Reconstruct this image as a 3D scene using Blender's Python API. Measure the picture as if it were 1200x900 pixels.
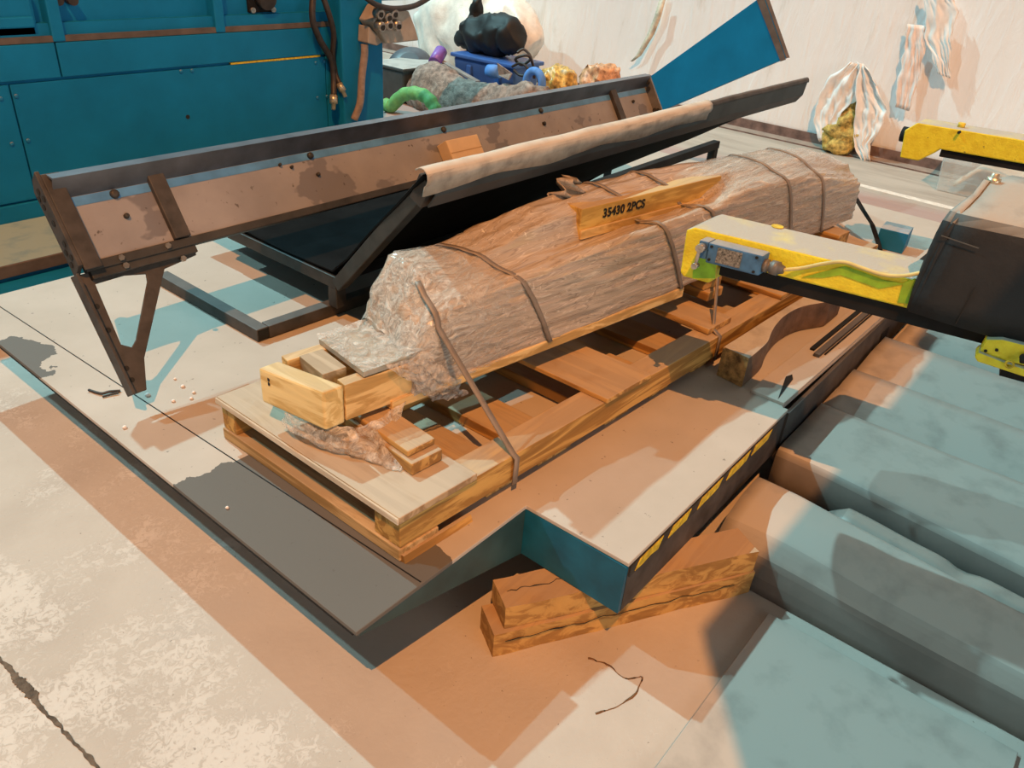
import bpy, bmesh, math, random
from mathutils import Vector, Matrix, noise

for o in list(bpy.data.objects):
    bpy.data.objects.remove(o)
SC = bpy.context.scene
COL = SC.collection
random.seed(7)

# ------------------------------------------------------------------ camera
FPX = 915.6145
CAMZ = 1.6
VB = (850.0, -480.0); VA = (-1359.0, -660.0)
def _n(v): return Vector(v).normalized()
ax = _n((VB[0], VB[1], FPX)); ay = _n((VA[0], VA[1], FPX)); az = ax.cross(ay)
RW = Matrix((ax, ay, az))            # camera (x right, y down, z forward) -> world
CPOS = Vector((0, 0, CAMZ))
def ray(px, py): return RW @ Vector((px - 600, py - 450, FPX)).normalized()
def PZ(px, py, z):
    d = ray(px, py); return CPOS + d * ((z - CPOS.z) / d.z)
def PX(px, py, x):
    d = ray(px, py); return CPOS + d * ((x - CPOS.x) / d.x)
def PY(px, py, y):
    d = ray(px, py); return CPOS + d * ((y - CPOS.y) / d.y)
cd = bpy.data.cameras.new('camera'); cam = bpy.data.objects.new('camera', cd); COL.objects.link(cam)
cr, cu, cb = RW @ Vector((1, 0, 0)), RW @ Vector((0, -1, 0)), RW @ Vector((0, 0, -1))
M = Matrix((cr, cu, cb)).transposed().to_4x4(); M.translation = CPOS
cam.matrix_world = M
cd.sensor_width = 36; cd.lens = FPX / 1200 * 36; cd.clip_start = .05; cd.clip_end = 60
SC.camera = cam

# ------------------------------------------------------------------ light
SC.view_settings.view_transform = 'Standard'; SC.view_settings.look = 'None'
SC.view_settings.exposure = 0.0; SC.view_settings.gamma = 1.0; SC.view_settings.use_curve_mapping = False
w = bpy.data.worlds.new('hall'); SC.world = w; w.use_nodes = True
w.node_tree.nodes['Background'].inputs[0].default_value = (.72, .96, 1.0, 1)
w.node_tree.nodes['Background'].inputs[1].default_value = .115
def lamp(name, loc, color, power, r):
    l = bpy.data.lights.new(name, 'POINT'); l.energy = power; l.color = color; l.shadow_soft_size = r
    o = bpy.data.objects.new(name, l); o.location = loc; COL.objects.link(o); return o
lamp('warm_bay_lamp', (-7.5, -6.0, 20.5), (1.0, .415, .125), 21000, .05)
al = bpy.data.lights.new('front_fill', 'AREA'); al.shape = 'RECTANGLE'; al.size = 9; al.size_y = 4.5; al.energy = 470; al.color = (1.0, .92, .82)  # added soft fill, no known opening there; lifts faces turned to the near side
ao = bpy.data.objects.new('front_fill', al); COL.objects.link(ao); ao.location = (-1.0, -11.0, 3.2); ao.rotation_euler = (math.radians(84), 0, math.radians(-8))
lamp('cool_bay_lamp', (2.7, 14.6, 16.3), (.46, .93, 1.0), 11800, .13)
lamp('cool_bay_lamp', (-6.6, 14.6, 16.3), (.46, .93, 1.0), 6300, .13)

# ------------------------------------------------------------------ materials
def mat(name): 
    m = bpy.data.materials.new(name); m.use_nodes = True
    nt = m.node_tree; return m, nt, nt.nodes['Principled BSDF']
def N(nt, t, **kw):
    n = nt.nodes.new(t)
    for k, v in kw.items():
        if k in n.inputs: n.inputs[k].default_value = v
        else: setattr(n, k, v)
    return n
def coords(nt, scale=(1, 1, 1), kind='Object'):
    tc = N(nt, 'ShaderNodeTexCoord'); mp = N(nt, 'ShaderNodeMapping'); mp.inputs['Scale'].default_value = scale
    nt.links.new(tc.outputs[kind], mp.inputs[0]); return mp.outputs[0]
def world_pos(nt, scale=(1, 1, 1)):
    g = N(nt, 'ShaderNodeNewGeometry'); mp = N(nt, 'ShaderNodeMapping'); mp.inputs['Scale'].default_value = scale
    nt.links.new(g.outputs['Position'], mp.inputs[0]); return mp.outputs[0]
def noise_t(nt, vec, scale, detail=4, rough=.55, dist=0):
    n = N(nt, 'ShaderNodeTexNoise', Scale=scale, Detail=detail, Roughness=rough, Distortion=dist)
    nt.links.new(vec, n.inputs['Vector']); return n.outputs[0]
def ramp(nt, fac, stops):
    r = N(nt, 'ShaderNodeValToRGB'); e = r.color_ramp.elements
    while len(e) < len(stops): e.new(.5)
    for i, (p, c) in enumerate(stops):
        e[i].position = p; e[i].color = c if len(c) == 4 else (*c, 1)
    nt.links.new(fac, r.inputs[0]); return r.outputs[0]
def g(v): return (v, v, v)
def mix(nt, fac, a, b, mode='MIX'):
    n = N(nt, 'ShaderNodeMix', data_type='RGBA', blend_type=mode)
    for i, x in ((0, fac), (6, a), (7, b)):
        if isinstance(x, (int, float)): n.inputs[i].default_value = x
        elif isinstance(x, tuple): n.inputs[i].default_value = (*x, 1) if len(x) == 3 else x
        else: nt.links.new(x, n.inputs[i])
    return n.outputs[2]
def math_n(nt, op, a, b=0.0):
    n = N(nt, 'ShaderNodeMath', operation=op)
    for i, x in ((0, a), (1, b)):
        if isinstance(x, (int, float)): n.inputs[i].default_value = x
        else: nt.links.new(x, n.inputs[i])
    return n.outputs[0]
def bump(nt, bsdf, h, strength=.3, dist=.01):
    b = N(nt, 'ShaderNodeBump', Strength=strength, Distance=dist)
    nt.links.new(h, b.inputs['Height']); nt.links.new(b.outputs[0], bsdf.inputs['Normal'])
def topdust(nt, col, dust=(.45, .39, .33), amount=.9, lo=.55, hi=.9):
    ge = N(nt, 'ShaderNodeNewGeometry'); sx = N(nt, 'ShaderNodeSeparateXYZ')
    nt.links.new(ge.outputs['True Normal'], sx.inputs[0])
    f = ramp(nt, sx.outputs[2], [(lo, g(0)), (hi, g(1))])
    nz = ramp(nt, noise_t(nt, world_pos(nt), 9, 5), [(.25, g(.55)), (.5, g(1))])
    k = math_n(nt, 'MULTIPLY', f, nz); k = math_n(nt, 'MULTIPLY', k, amount)
    return mix(nt, k, col, dust)
def setc(nt, b, col):
    if isinstance(col, tuple): b.inputs['Base Color'].default_value = (*col, 1)
    else: nt.links.new(col, b.inputs['Base Color'])

def plain(name, c, rough=.6, metal=0, var=.25, scale=12, dust=0, dustc=(.45, .39, .33), bmp=0, spec=.5, dlo=.55, dhi=.9):
    m, nt, b = mat(name); b.inputs['Specular IOR Level'].default_value = spec; v = world_pos(nt); n = noise_t(nt, v, scale, 5)
    d = tuple(x * (1 - var) for x in c); e = tuple(min(1, x * (1 + var)) for x in c)
    col = ramp(nt, n, [(.3, d), (.7, e)])
    if dust: col = topdust(nt, col, dustc, dust, dlo, dhi)
    setc(nt, b, col); b.inputs['Roughness'].default_value = rough; b.inputs['Metallic'].default_value = metal
    if bmp: bump(nt, b, noise_t(nt, v, scale * 5, 4), bmp)
    return m
def wood(name, light, dark, axis='x', dust=.0, rough=.75, dustc=(.47, .37, .27)):
    m, nt, b = mat(name)
    sc = {'x': (1.5, 22, 22), 'y': (22, 1.5, 22), 'z': (22, 22, 1.5)}[axis]
    v = world_pos(nt, sc); n = noise_t(nt, v, 1.0, 6, .6, 1.2)
    n2 = noise_t(nt, world_pos(nt, tuple(s * .3 for s in sc)), 1.0, 3, .5, .6)
    col = ramp(nt, n, [(.34, tuple(x * .8 for x in dark)), (.46, dark), (.54, light), (.72, tuple(min(1, x * 1.12) for x in light))])
    col = mix(nt, ramp(nt, n2, [(.5, g(0)), (.75, g(.5))]), col, dark)
    if dust: col = topdust(nt, col, dustc, dust, .7, .95)
    setc(nt, b, col); b.inputs['Roughness'].default_value = rough; bump(nt, b, n, .25, .004); return m

def floor_mat():
    m, nt, b = mat('concrete'); v = world_pos(nt)
    base = ramp(nt, noise_t(nt, v, 2.2, 6), [(.3, (.44, .375, .325)), (.55, (.52, .455, .40)), (.75, (.49, .44, .40))])
    sq = N(nt, 'ShaderNodeSeparateXYZ'); nt.links.new(v, sq.inputs[0])
    zz = math_n(nt, 'ADD', sq.outputs[0], math_n(nt, 'MULTIPLY', noise_t(nt, v, 3, 3), .25))
    red = math_n(nt, 'MULTIPLY', ramp(nt, math_n(nt, 'MULTIPLY', zz, .1), [(.44, g(0)), (.46, g(1)), ]), ramp(nt, math_n(nt, 'MULTIPLY', zz, .1), [(.625, g(1)), (.645, g(0))]))
    far = ramp(nt, math_n(nt, 'MULTIPLY', sq.outputs[0], .1), [(.44, g(0)), (.52, g(1))])
    stk = noise_t(nt, world_pos(nt, (3.0, .5, 1)), 2.0, 5, .65, .6)
    base = mix(nt, math_n(nt, 'MULTIPLY', far, .75), base, ramp(nt, stk, [(.35, (.30, .26, .22)), (.6, (.44, .39, .34))]))  # streaky far floor, its colour also darkened to offset stronger lamp light
    base = mix(nt, math_n(nt, 'MULTIPLY', red, .8), base, (.40, .27, .25))
    # flaked, whiter patches near the joint
    sp = N(nt, 'ShaderNodeSeparateXYZ'); nt.links.new(v, sp.inputs[0])
    a = math_n(nt, 'ADD', math_n(nt, 'MULTIPLY', sp.outputs[0], -.9), .95)
    msk = math_n(nt, 'ADD', noise_t(nt, v, 3, 3), math_n(nt, 'MULTIPLY', a, .28))
    fl = ramp(nt, math_n(nt, 'MULTIPLY', noise_t(nt, v, 46, 9, .75, 1.2), msk), [(.31, g(0)), (.36, g(1))])
    fl2 = ramp(nt, msk, [(.52, g(0)), (.72, g(1))])
    f = math_n(nt, 'MULTIPLY', fl, fl2)
    col = mix(nt, math_n(nt, 'MULTIPLY', f, .6), base, (.70, .64, .59))
    spk = ramp(nt, noise_t(nt, v, 90, 4), [(.69, g(0)), (.73, g(1))])
    col = mix(nt, math_n(nt, 'MULTIPLY', spk, .7), col, (.12, .09, .07))
    setc(nt, b, col); b.inputs['Roughness'].default_value = .85
    h = math_n(nt, 'ADD', noise_t(nt, v, 55, 6), math_n(nt, 'MULTIPLY', f, -.6)); bump(nt, b, h, .35, .004)
    return m
def deck_mat():
    m, nt, b = mat('dusty_deck_steel'); v = world_pos(nt)
    base = ramp(nt, noise_t(nt, v, 3.0, 5), [(.3, (.43, .37, .315)), (.7, (.52, .455, .40))])
    sp = N(nt, 'ShaderNodeSeparateXYZ'); nt.links.new(v, sp.inputs[0]); X, Y, Z = sp.outputs
    nz = math_n(nt, 'MULTIPLY', math_n(nt, 'SUBTRACT', noise_t(nt, v, 9, 4), .5), .22)
    # swept strip at the front left, bare grey steel
    s1 = math_n(nt, 'LESS_THAN', math_n(nt, 'ADD', Y, nz), 1.57)
    s2 = math_n(nt, 'LESS_THAN', X, math_n(nt, 'ADD', .885, math_n(nt, 'MULTIPLY', math_n(nt, 'SUBTRACT', 1.2, Y), .06)))
    s3 = math_n(nt, 'LESS_THAN', math_n(nt, 'ADD', X, math_n(nt, 'MULTIPLY', nz, .4)), 1.0)
    s4 = math_n(nt, 'LESS_THAN', Y, 1.55)
    k = math_n(nt, 'MAXIMUM', math_n(nt, 'MULTIPLY', s1, s2), math_n(nt, 'MULTIPLY', s3, s4))
    # round stain far left
    dx = math_n(nt, 'SUBTRACT', X, .74); dy = math_n(nt, 'SUBTRACT', Y, 2.48)
    d = math_n(nt, 'SQRT', math_n(nt, 'ADD', math_n(nt, 'MULTIPLY', dx, dx), math_n(nt, 'MULTIPLY', math_n(nt, 'MULTIPLY', dy, dy), .35)))
    k2 = math_n(nt, 'LESS_THAN', math_n(nt, 'ADD', d, nz), .075)
    k = math_n(nt, 'MAXIMUM', k, k2)
    col = mix(nt, k, base, (.125, .112, .10))
    spk = ramp(nt, noise_t(nt, v, 60, 3), [(.70, g(0)), (.73, g(1))])
    col = mix(nt, math_n(nt, 'MULTIPLY', spk, .6), col, (.10, .08, .07))
    setc(nt, b, col); b.inputs['Roughness'].default_value = .75; bump(nt, b, noise_t(nt, v, 70, 4), .12, .003)
    return m
def trough_mat():
    m, nt, b = mat('dusty_trough_steel'); v = world_pos(nt)
    base = ramp(nt, noise_t(nt, v, 6, 5), [(.3, (.25, .24, .255)), (.7, (.335, .32, .335))])
    k = ramp(nt, noise_t(nt, world_pos(nt, (3.2, 5, 5)), 1.0, 4, .6), [(.585, g(0)), (.605, g(1))])
    col = mix(nt, math_n(nt, 'MULTIPLY', k, .8), base, (.15, .145, .165))
    spk = ramp(nt, noise_t(nt, v, 45, 4), [(.66, g(0)), (.72, g(1))])
    col = mix(nt, math_n(nt, 'MULTIPLY', spk, .8), col, (.06, .045, .04))
    setc(nt, b, col); b.inputs['Roughness'].default_value = .55
    return m
def wrap_mat():
    m, nt, b = mat('plastic_film_over_brown_strips'); 
    tc = N(nt, 'ShaderNodeNewGeometry'); mp = N(nt, 'ShaderNodeMapping'); mp.vector_type = 'POINT'
    mp.inputs['Rotation'].default_value = (0, 0, .149); mp.inputs['Scale'].default_value = (1.3, 42, 72)
    nt.links.new(tc.outputs['Position'], mp.inputs[0])
    st = noise_t(nt, mp.outputs[0], 1.0, 4, .6, .5)
    col = ramp(nt, st, [(.28, (.29, .225, .17)), (.38, (.43, .34, .265)), (.6, (.48, .385, .305)), (.75, (.57, .475, .385))])
    mp2 = N(nt, 'ShaderNodeMapping'); mp2.inputs['Rotation'].default_value = (0, 0, .149); mp2.inputs['Scale'].default_value = (5, 16, 22)
    nt.links.new(tc.outputs['Position'], mp2.inputs[0])
    wr = noise_t(nt, mp2.outputs[0], 1.0, 6, .62, 1.6)
    col = mix(nt, ramp(nt, wr, [(.56, g(0)), (.68, g(.45))]), col, (.70, .58, .46))
    mp3 = N(nt, 'ShaderNodeMapping'); mp3.inputs['Rotation'].default_value = (0, 0, .149); mp3.inputs['Scale'].default_value = (.45, 28, 32)
    nt.links.new(tc.outputs['Position'], mp3.inputs[0]); ln_ = noise_t(nt, mp3.outputs[0], 1.0, 3, .45, .3)
    col = mix(nt, ramp(nt, ln_, [(.43, g(0)), (.443, g(.45)), (.46, g(0)), (.53, g(0)), (.538, g(.4)), (.55, g(0))]), col, (.10, .07, .05))
    col = mix(nt, ramp(nt, ln_, [(.46, g(0)), (.468, g(.4)), (.476, g(0)), (.575, g(0)), (.583, g(.5)), (.591, g(0))]), col, (.85, .76, .66))  # pale glint lines painted into the film colour
    gl = noise_t(nt, world_pos(nt, (70, 25, 22)), 1.0, 3, .6, .8); gz = noise_t(nt, world_pos(nt), 4.0, 2)
    col = mix(nt, math_n(nt, 'MULTIPLY', ramp(nt, gl, [(.66, g(0)), (.69, g(.85))]), ramp(nt, gz, [(.45, g(0)), (.6, g(1))])), col, (.92, .86, .78))  # short white glints mixed into the film colour
    setc(nt, b, col); b.inputs['Roughness'].default_value = .5
    b.inputs['Coat Weight'].default_value = .8; b.inputs['Coat Roughness'].default_value = .16
    h = math_n(nt, 'ADD', math_n(nt, 'MULTIPLY', st, .9), math_n(nt, 'MULTIPLY', wr, .7)); bump(nt, b, h, .45, .014)
    return m
def film_mat():
    m, nt, b = mat('clear_stretch_film'); v = world_pos(nt)
    n = noise_t(nt, v, 26, 6, .7, 2.0)
    b.inputs['Base Color'].default_value = (.88, .84, .79, 1); b.inputs['Roughness'].default_value = .18
    bump(nt, b, n, .9, .02)
    tr = N(nt, 'ShaderNodeBsdfTransparent'); mx = N(nt, 'ShaderNodeMixShader')
    a = ramp(nt, n, [(.36, g(.18)), (.50, g(.5)), (.64, g(.95))])
    nt.links.new(a, mx.inputs[0]); nt.links.new(tr.outputs[0], mx.inputs[1]); nt.links.new(b.outputs[0], mx.inputs[2])
    nt.links.new(mx.outputs[0], nt.nodes['Material Output'].inputs[0]); return m
def film2_mat(far=False):
    m, nt, b = mat('thin_stretch_film'); v = world_pos(nt, (3, 45, 70) if far else (12, 30, 30))
    n = noise_t(nt, v, 1.0, 7, .72, 2.4)
    b.inputs['Base Color'].default_value = (.90, .86, .80, 1); b.inputs['Roughness'].default_value = .22
    bump(nt, b, n, .9, .02)
    sp = N(nt, 'ShaderNodeSeparateXYZ'); nt.links.new(world_pos(nt), sp.inputs[0])
    fade = ramp(nt, math_n(nt, 'ADD', math_n(nt, 'MULTIPLY', sp.outputs[0], -1.6), math_n(nt, 'ADD', math_n(nt, 'MULTIPLY', n, .5), 2.6)), [(.35, g(0)), (.85, g(1))])
    if far: fade = ramp(nt, math_n(nt, 'MULTIPLY', sp.outputs[0], .25), [(.60, g(0)), (.66, g(.62))])
    tr = N(nt, 'ShaderNodeBsdfTransparent'); mx = N(nt, 'ShaderNodeMixShader')
    a = math_n(nt, 'MULTIPLY', ramp(nt, n, [(.36, g(.12)), (.50, g(.6)), (.62, g(1))]), fade)
    nt.links.new(a, mx.inputs[0]); nt.links.new(tr.outputs[0], mx.inputs[1]); nt.links.new(b.outputs[0], mx.inputs[2])
    nt.links.new(mx.outputs[0], nt.nodes['Material Output'].inputs[0]); return m
def clear_mat():
    m, nt, b = mat('clear_tub_plastic')
    b.inputs['Base Color'].default_value = (.75, .80, .80, 1); b.inputs['Roughness'].default_value = .2
    tr = N(nt, 'ShaderNodeBsdfTransparent'); mx = N(nt, 'ShaderNodeMixShader'); mx.inputs[0].default_value = .4
    nt.links.new(tr.outputs[0], mx.inputs[1]); nt.links.new(b.outputs[0], mx.inputs[2])
    nt.links.new(mx.outputs[0], nt.nodes['Material Output'].inputs[0]); return m
def yellow_mat():
    m, nt, b = mat('chipped_yellow_paint'); v = world_pos(nt)
    col = ramp(nt, noise_t(nt, v, 30, 5), [(.3, (.78, .60, .02)), (.6, (.90, .76, .035))])
    ch = ramp(nt, noise_t(nt, v, 48, 6, .7), [(.66, g(0)), (.69, g(1))])
    col = mix(nt, ch, col, (.05, .045, .03)); col = topdust(nt, col, (.46, .42, .36), 1.0, .6, .8)
    setc(nt, b, col); b.inputs['Roughness'].default_value = .5; bump(nt, b, noise_t(nt, v, 130, 3), .5, .004); return m
def wall_mat():
    m, nt, b = mat('white_plastic_sheeting'); v = world_pos(nt)
    n = noise_t(nt, world_pos(nt, (1, 2.2, .5)), 2.0, 5, .6, .8)
    col = ramp(nt, n, [(.28, (.72, .68, .64)), (.40, (.86, .86, .87)), (.8, (.90, .91, .93))])
    setc(nt, b, col); b.inputs['Roughness'].default_value = .45
    h = noise_t(nt, world_pos(nt, (1, 4, .7)), 2.5, 6, .6, 1.0); bump(nt, b, h, .3, .04); return m

MFLOOR = floor_mat(); MDECK = deck_mat(); MTROUGH = trough_mat(); MWRAP = wrap_mat(); MFILM = film_mat(); MCLEAR = clear_mat(); MFILM2 = film2_mat(); MFILM3 = film2_mat(True)
MYEL = yellow_mat(); MWALL = wall_mat()
TEALC = (.005, .18, .385)
MTEAL = plain('teal_machine_paint', TEALC, .5, 0, .12, 5, spec=.2)
MTEALD = plain('dusty_teal_machine_paint', TEALC, .5, 0, .12, 5, dust=.8)
MTEALB = plain('dusty_teal_base', TEALC, .6, 0, .12, 5, dust=.95, dustc=(.36, .50, .50))
MSKIRT = plain('shaded_teal_paint', (.022, .060, .066), .5, 0, .4, 7)  # front skirt's weak grazing light darkened into the teal
MSTEEL = plain('dark_rolled_steel', (.042, .039, .037), .55, .1, .4, 14)
MRUST = plain('rusty_brown_steel', (.060, .051, .047), .6, .1, .45, 16, dust=.45, dustc=(.16, .145, .135))
MBLACK = plain('black_steel', (.012, .012, .013), .7, 0, .4, 10, spec=.2)
MCHUTE = plain('black_chute_sheet', (.008, .009, .010), .95, 0, .4, 6, spec=.05)
MLIP = plain('dusty_folded_sheet', (.40, .345, .29), .7, 0, .35, 18, dust=.9, dustc=(.60, .53, .45), dlo=.1, dhi=.6)
MRIMS = plain('grey_black_rim', (.040, .046, .049), .6, 0, .3, 8)
MLEDGE = plain('brown_primer', (.12, .09, .075), .7, 0, .3, 10)
WPALE = wood('pale_pine', (.80, .55, .24), (.55, .33, .11), 'x', .55)
WPALEY2 = wood('pallet_end_board', (.62, .40, .18), (.40, .23, .08), 'y', .4)
WPALEY = wood('pale_pine_crosswise', (.85, .66, .32), (.68, .47, .18), 'y', .55)
WGOLD = wood('golden_pine', (.62, .36, .10), (.36, .18, .04), 'x', .8)
WGOLDY = wood('golden_pine_crosswise', (.58, .33, .10), (.34, .17, .045), 'y', .8)
WDUST = wood('dusty_board', (.50, .36, .22), (.36, .23, .12), 'y', .75, dustc=(.50, .43, .35))
WOLD = wood('old_timber', (.54, .31, .09), (.36, .18, .045), 'x', .8, dustc=(.44, .32, .22))
WEND = wood('pale_plywood_end', (.78, .69, .56), (.62, .52, .4), 'y', .6)
MRUBBER = plain('black_rubber_sheet', (.013, .013, .015), .65, 0, .35, 8, dust=.95, dustc=(.42, .37, .32), bmp=.2, dlo=.3, dhi=.62)
MCOVER = plain('dusty_dark_way_cover', (.20, .17, .15), .6, 0, .25, 4, dust=.95, dustc=(.48, .42, .37), dlo=.3, dhi=.8)
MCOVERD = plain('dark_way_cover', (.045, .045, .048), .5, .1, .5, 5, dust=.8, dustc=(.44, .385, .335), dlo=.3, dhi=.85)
MBLUE = plain('grey_blue_switch_paint', (.06, .165, .32), .5, .1, .25, 40, dust=.9)
MPLATE = plain('worn_name_plate', (.22, .19, .16), .4, .4, .9, 160)
MMETAL = plain('worn_bright_metal', (.42, .38, .34), .35, .8, .4, 40)
MGREENTAPE = plain('green_paint_smear', (.28, .50, .02), .5, 0, .25, 30)
MSTRAP = plain('grey_brown_strap', (.26, .205, .165), .5, .1, .2, 20)
MCARD = plain('brown_cardboard', (.70, .52, .33), .8, 0, .1, 10)
MINK = plain('black_ink', (.012, .011, .01), .8)
MHOSE = plain('dark_hose_rubber', (.035, .025, .022), .5, 0, .4, 30)
MBRASS = plain('brass_fitting', (.55, .48, .36), .35, .7, .3, 40)
MBOX = plain('beige_electrical_box', (.36, .30, .25), .6, 0, .2, 14)
MCONDUIT = plain('brown_conduit', (.30, .22, .18), .6, 0, .3, 30)
MHAZ = plain('worn_yellow_marking', (.70, .48, .03), .6, 0, .4, 60)
MHAZB = plain('worn_black_marking', (.03, .026, .022), .6, 0, .4, 60)
MWHITE = plain('white_crumpled_film', (.86, .82, .75), .35, 0, .12, 14, bmp=.4)
MWHITE2 = plain('loose_white_plastic', (.86, .85, .84), .35, 0, .06, 14)
MBAG = plain('black_bag_plastic', (.007, .007, .008), .6, 0, .3, 14)
MBLUEBIN = plain('blue_tub_plastic', (.045, .13, .42), .4, 0, .15, 8)
MFOAMB = plain('blue_foam', (.10, .28, .72), .7, 0, .15, 20)
MGREEN = plain('green_fabric', (.15, .42, .13), .6, 0, .25, 18, bmp=.3)
MPURPLE = plain('purple_film', (.25, .12, .52), .4, 0, .15, 20)
MCLOTH = plain('dusty_brown_cloth', (.31, .245, .21), .85, 0, .55, 20, bmp=1)
MNAVY = plain('navy_lid_plastic', (.02, .03, .05), .45, 0, .2, 10, dust=.5, dustc=(.15, .17, .2))
MGREYBIN = plain('dark_grey_bin', (.05, .065, .07), .5, 0, .2, 10, dust=.9, dustc=(.50, .52, .5))
MYBAG = plain('yellow_brown_plastic', (.62, .38, .10), .35, 0, .7, 26)
MOBAG = plain('orange_plastic', (.70, .34, .18), .4, 0, .6, 26)
MINSUL = plain('yellow_insulation', (.50, .36, .10), .95, 0, .7, 30, bmp=.8)
MINSULD = plain('dark_insulation_gap', (.10, .085, .05), .95, 0, .6, 14)
MPINK = plain('pinkish_tape', (.84, .74, .70), .5, 0, .08, 20)
MKERB = plain('brown_wall_channel', (.16, .10, .085), .7, 0, .45, 12, dust=.5)

# ------------------------------------------------------------------ mesh helpers
class MB:
    def __init__(s): s.v = []; s.f = []; s.sm = []
    def add(s, vs, fs, smooth=False):
        k = len(s.v); s.v += [Vector(p) for p in vs]; s.f += [tuple(i + k for i in f) for f in fs]; s.sm += [smooth] * len(fs); return s
    def box(s, x0, x1, y0, y1, z0, z1):
        return s.hexa([(x0, y0, z0), (x1, y0, z0), (x1, y1, z0), (x0, y1, z0)], [(x0, y0, z1), (x1, y0, z1), (x1, y1, z1), (x0, y1, z1)])
    def hexa(s, lo, hi):
        return s.add(list(lo) + list(hi), [(3, 2, 1, 0), (4, 5, 6, 7), (0, 1, 5, 4), (1, 2, 6, 5), (2, 3, 7, 6), (3, 0, 4, 7)])
    def bar(s, p0, p1, w, h, up=(0, 0, 1)):
        p0 = Vector(p0); p1 = Vector(p1); d = (p1 - p0).normalized(); u = Vector(up)
        sd = d.cross(u).normalized(); u = sd.cross(d).normalized(); a = sd * w / 2; b = u * h / 2
        return s.hexa([p0 - a - b, p0 + a - b, p1 + a - b, p1 - a - b], [p0 - a + b, p0 + a + b, p1 + a + b, p1 - a + b])
    def prism(s, poly, vec):
        n = len(poly); vec = Vector(vec); a = [Vector(p) for p in poly]; b = [p + vec for p in a]
        return s.add(a + b, [tuple(range(n - 1, -1, -1)), tuple(range(n, 2 * n))] + [(i, (i + 1) % n, n + (i + 1) % n, n + i) for i in range(n)])
    def ring_prism(s, outer, inner, vec):
        n = len(outer); vec = Vector(vec); o = [Vector(p) for p in outer]; i_ = [Vector(p) for p in inner]
        vs = o + i_ + [p + vec for p in o] + [p + vec for p in i_]; fs = []
        for k in range(n):
            j = (k + 1) % n
            fs += [(k, j, n + j, n + k)[::-1], (2 * n + k, 2 * n + j, 3 * n + j, 3 * n + k), (k, j, 2 * n + j, 2 * n + k), (n + k, n + j, 3 * n + j, 3 * n + k)[::-1]]
        return s.add(vs, fs)
    def tube(s, pts, r, n=10, cap=True, up=(0, 0, 1)):
        pts = [Vector(p) for p in pts]; m = len(pts); rs = r if isinstance(r, (list, tuple)) else [r] * m
        vs = []; prev = None
        for i, p in enumerate(pts):
            t = (pts[min(i + 1, m - 1)] - pts[max(i - 1, 0)]).normalized()
            a = prev - t * prev.dot(t) if prev else t.cross(Vector(up) if abs(t.dot(Vector(up))) < .95 else Vector((1, 0, 0)))
            a.normalize(); prev = a; b = t.cross(a)
            rr = rs[i]; ra, rb = rr if isinstance(rr, tuple) else (rr, rr)
            vs += [p + a * math.cos(2 * math.pi * k / n) * ra + b * math.sin(2 * math.pi * k / n) * rb for k in range(n)]
        fs = [(i * n + k, i * n + (k + 1) % n, (i + 1) * n + (k + 1) % n, (i + 1) * n + k) for i in range(m - 1) for k in range(n)]
        s.add(vs, fs, True)
        if cap:
            s.add(vs[:n], [tuple(range(n - 1, -1, -1))]); s.add(vs[-n:], [tuple(range(n))])
        return s
    def cyl(s, p0, p1, r, n=20, r1=None): return s.tube([p0, p1], [r, r if r1 is None else r1], n)
    def grid(s, rows, smooth=True, closed=False):
        nu = len(rows); nv = len(rows[0]); vs = [p for r in rows for p in r]; fs = []
        for i in range(nu - 1):
            for j in range(nv if closed else nv - 1):
                k = (j + 1) % nv; fs.append((i * nv + j, i * nv + k, (i + 1) * nv + k, (i + 1) * nv + j))
        return s.add(vs, fs, smooth)
    def build(s, name, m, parent=None, bevel=0, label=None, cat=None, group=None, kind=None, solid=0, sub=0):
        lo = Vector([min(p[i] for p in s.v) for i in range(3)]); hi = Vector([max(p[i] for p in s.v) for i in range(3)])
        c = Vector(((lo.x + hi.x) / 2, (lo.y + hi.y) / 2, lo.z))
        me = bpy.data.meshes.new(name); me.from_pydata([p - c for p in s.v], [], s.f); 
        for p, q in zip(me.polygons, s.sm): p.use_smooth = q
        me.materials.append(m)
        bm = bmesh.new(); bm.from_mesh(me)
        if not solid: 
            bmesh.ops.remove_doubles(bm, verts=bm.verts, dist=1e-5) if any(s.sm) else None
            bmesh.ops.recalc_face_normals(bm, faces=bm.faces)
        bm.to_mesh(me); bm.free(); me.update()
        o = bpy.data.objects.new(name, me); o.location = c; COL.objects.link(o)
        if parent: 
            o.parent = parent; o.matrix_parent_inverse = Matrix.Translation(abs_loc(parent)).inverted()
        if solid:
            md = o.modifiers.new('solid', 'SOLIDIFY'); md.thickness = solid; md.offset = 0
        if sub: 
            md = o.modifiers.new('sub', 'SUBSURF'); md.levels = sub; md.render_levels = sub
        if bevel:
            md = o.modifiers.new('bevel', 'BEVEL'); md.width = bevel; md.segments = 2; md.limit_method = 'ANGLE'; md.angle_limit = .6
        tag(o, label, cat, group, kind); return o
ABS = {}
def abs_loc(o):
    if o.parent: return Vector(o.location)      # children keep world values through the parent inverse
    return Vector(o.location)
def tag(o, label=None, cat=None, group=None, kind=None):
    if label: o['label'] = label
    if cat: o['category'] = cat
    if group: o['group'] = group
    if kind: o['kind'] = kind
def thing(name, loc, label, cat, group=None):
    o = bpy.data.objects.new(name, None); o.empty_display_size = .1; o.location = loc; COL.objects.link(o); tag(o, label, cat, group); return o
def lerp(tab, u):
    if u <= tab[0][0]: return tab[0][1:]
    for a, b in zip(tab, tab[1:]):
        if u <= b[0]:
            t = (u - a[0]) / (b[0] - a[0]); return tuple(x + (y - x) * t for x, y in zip(a[1:], b[1:]))
    return tab[-1][1:]
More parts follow.
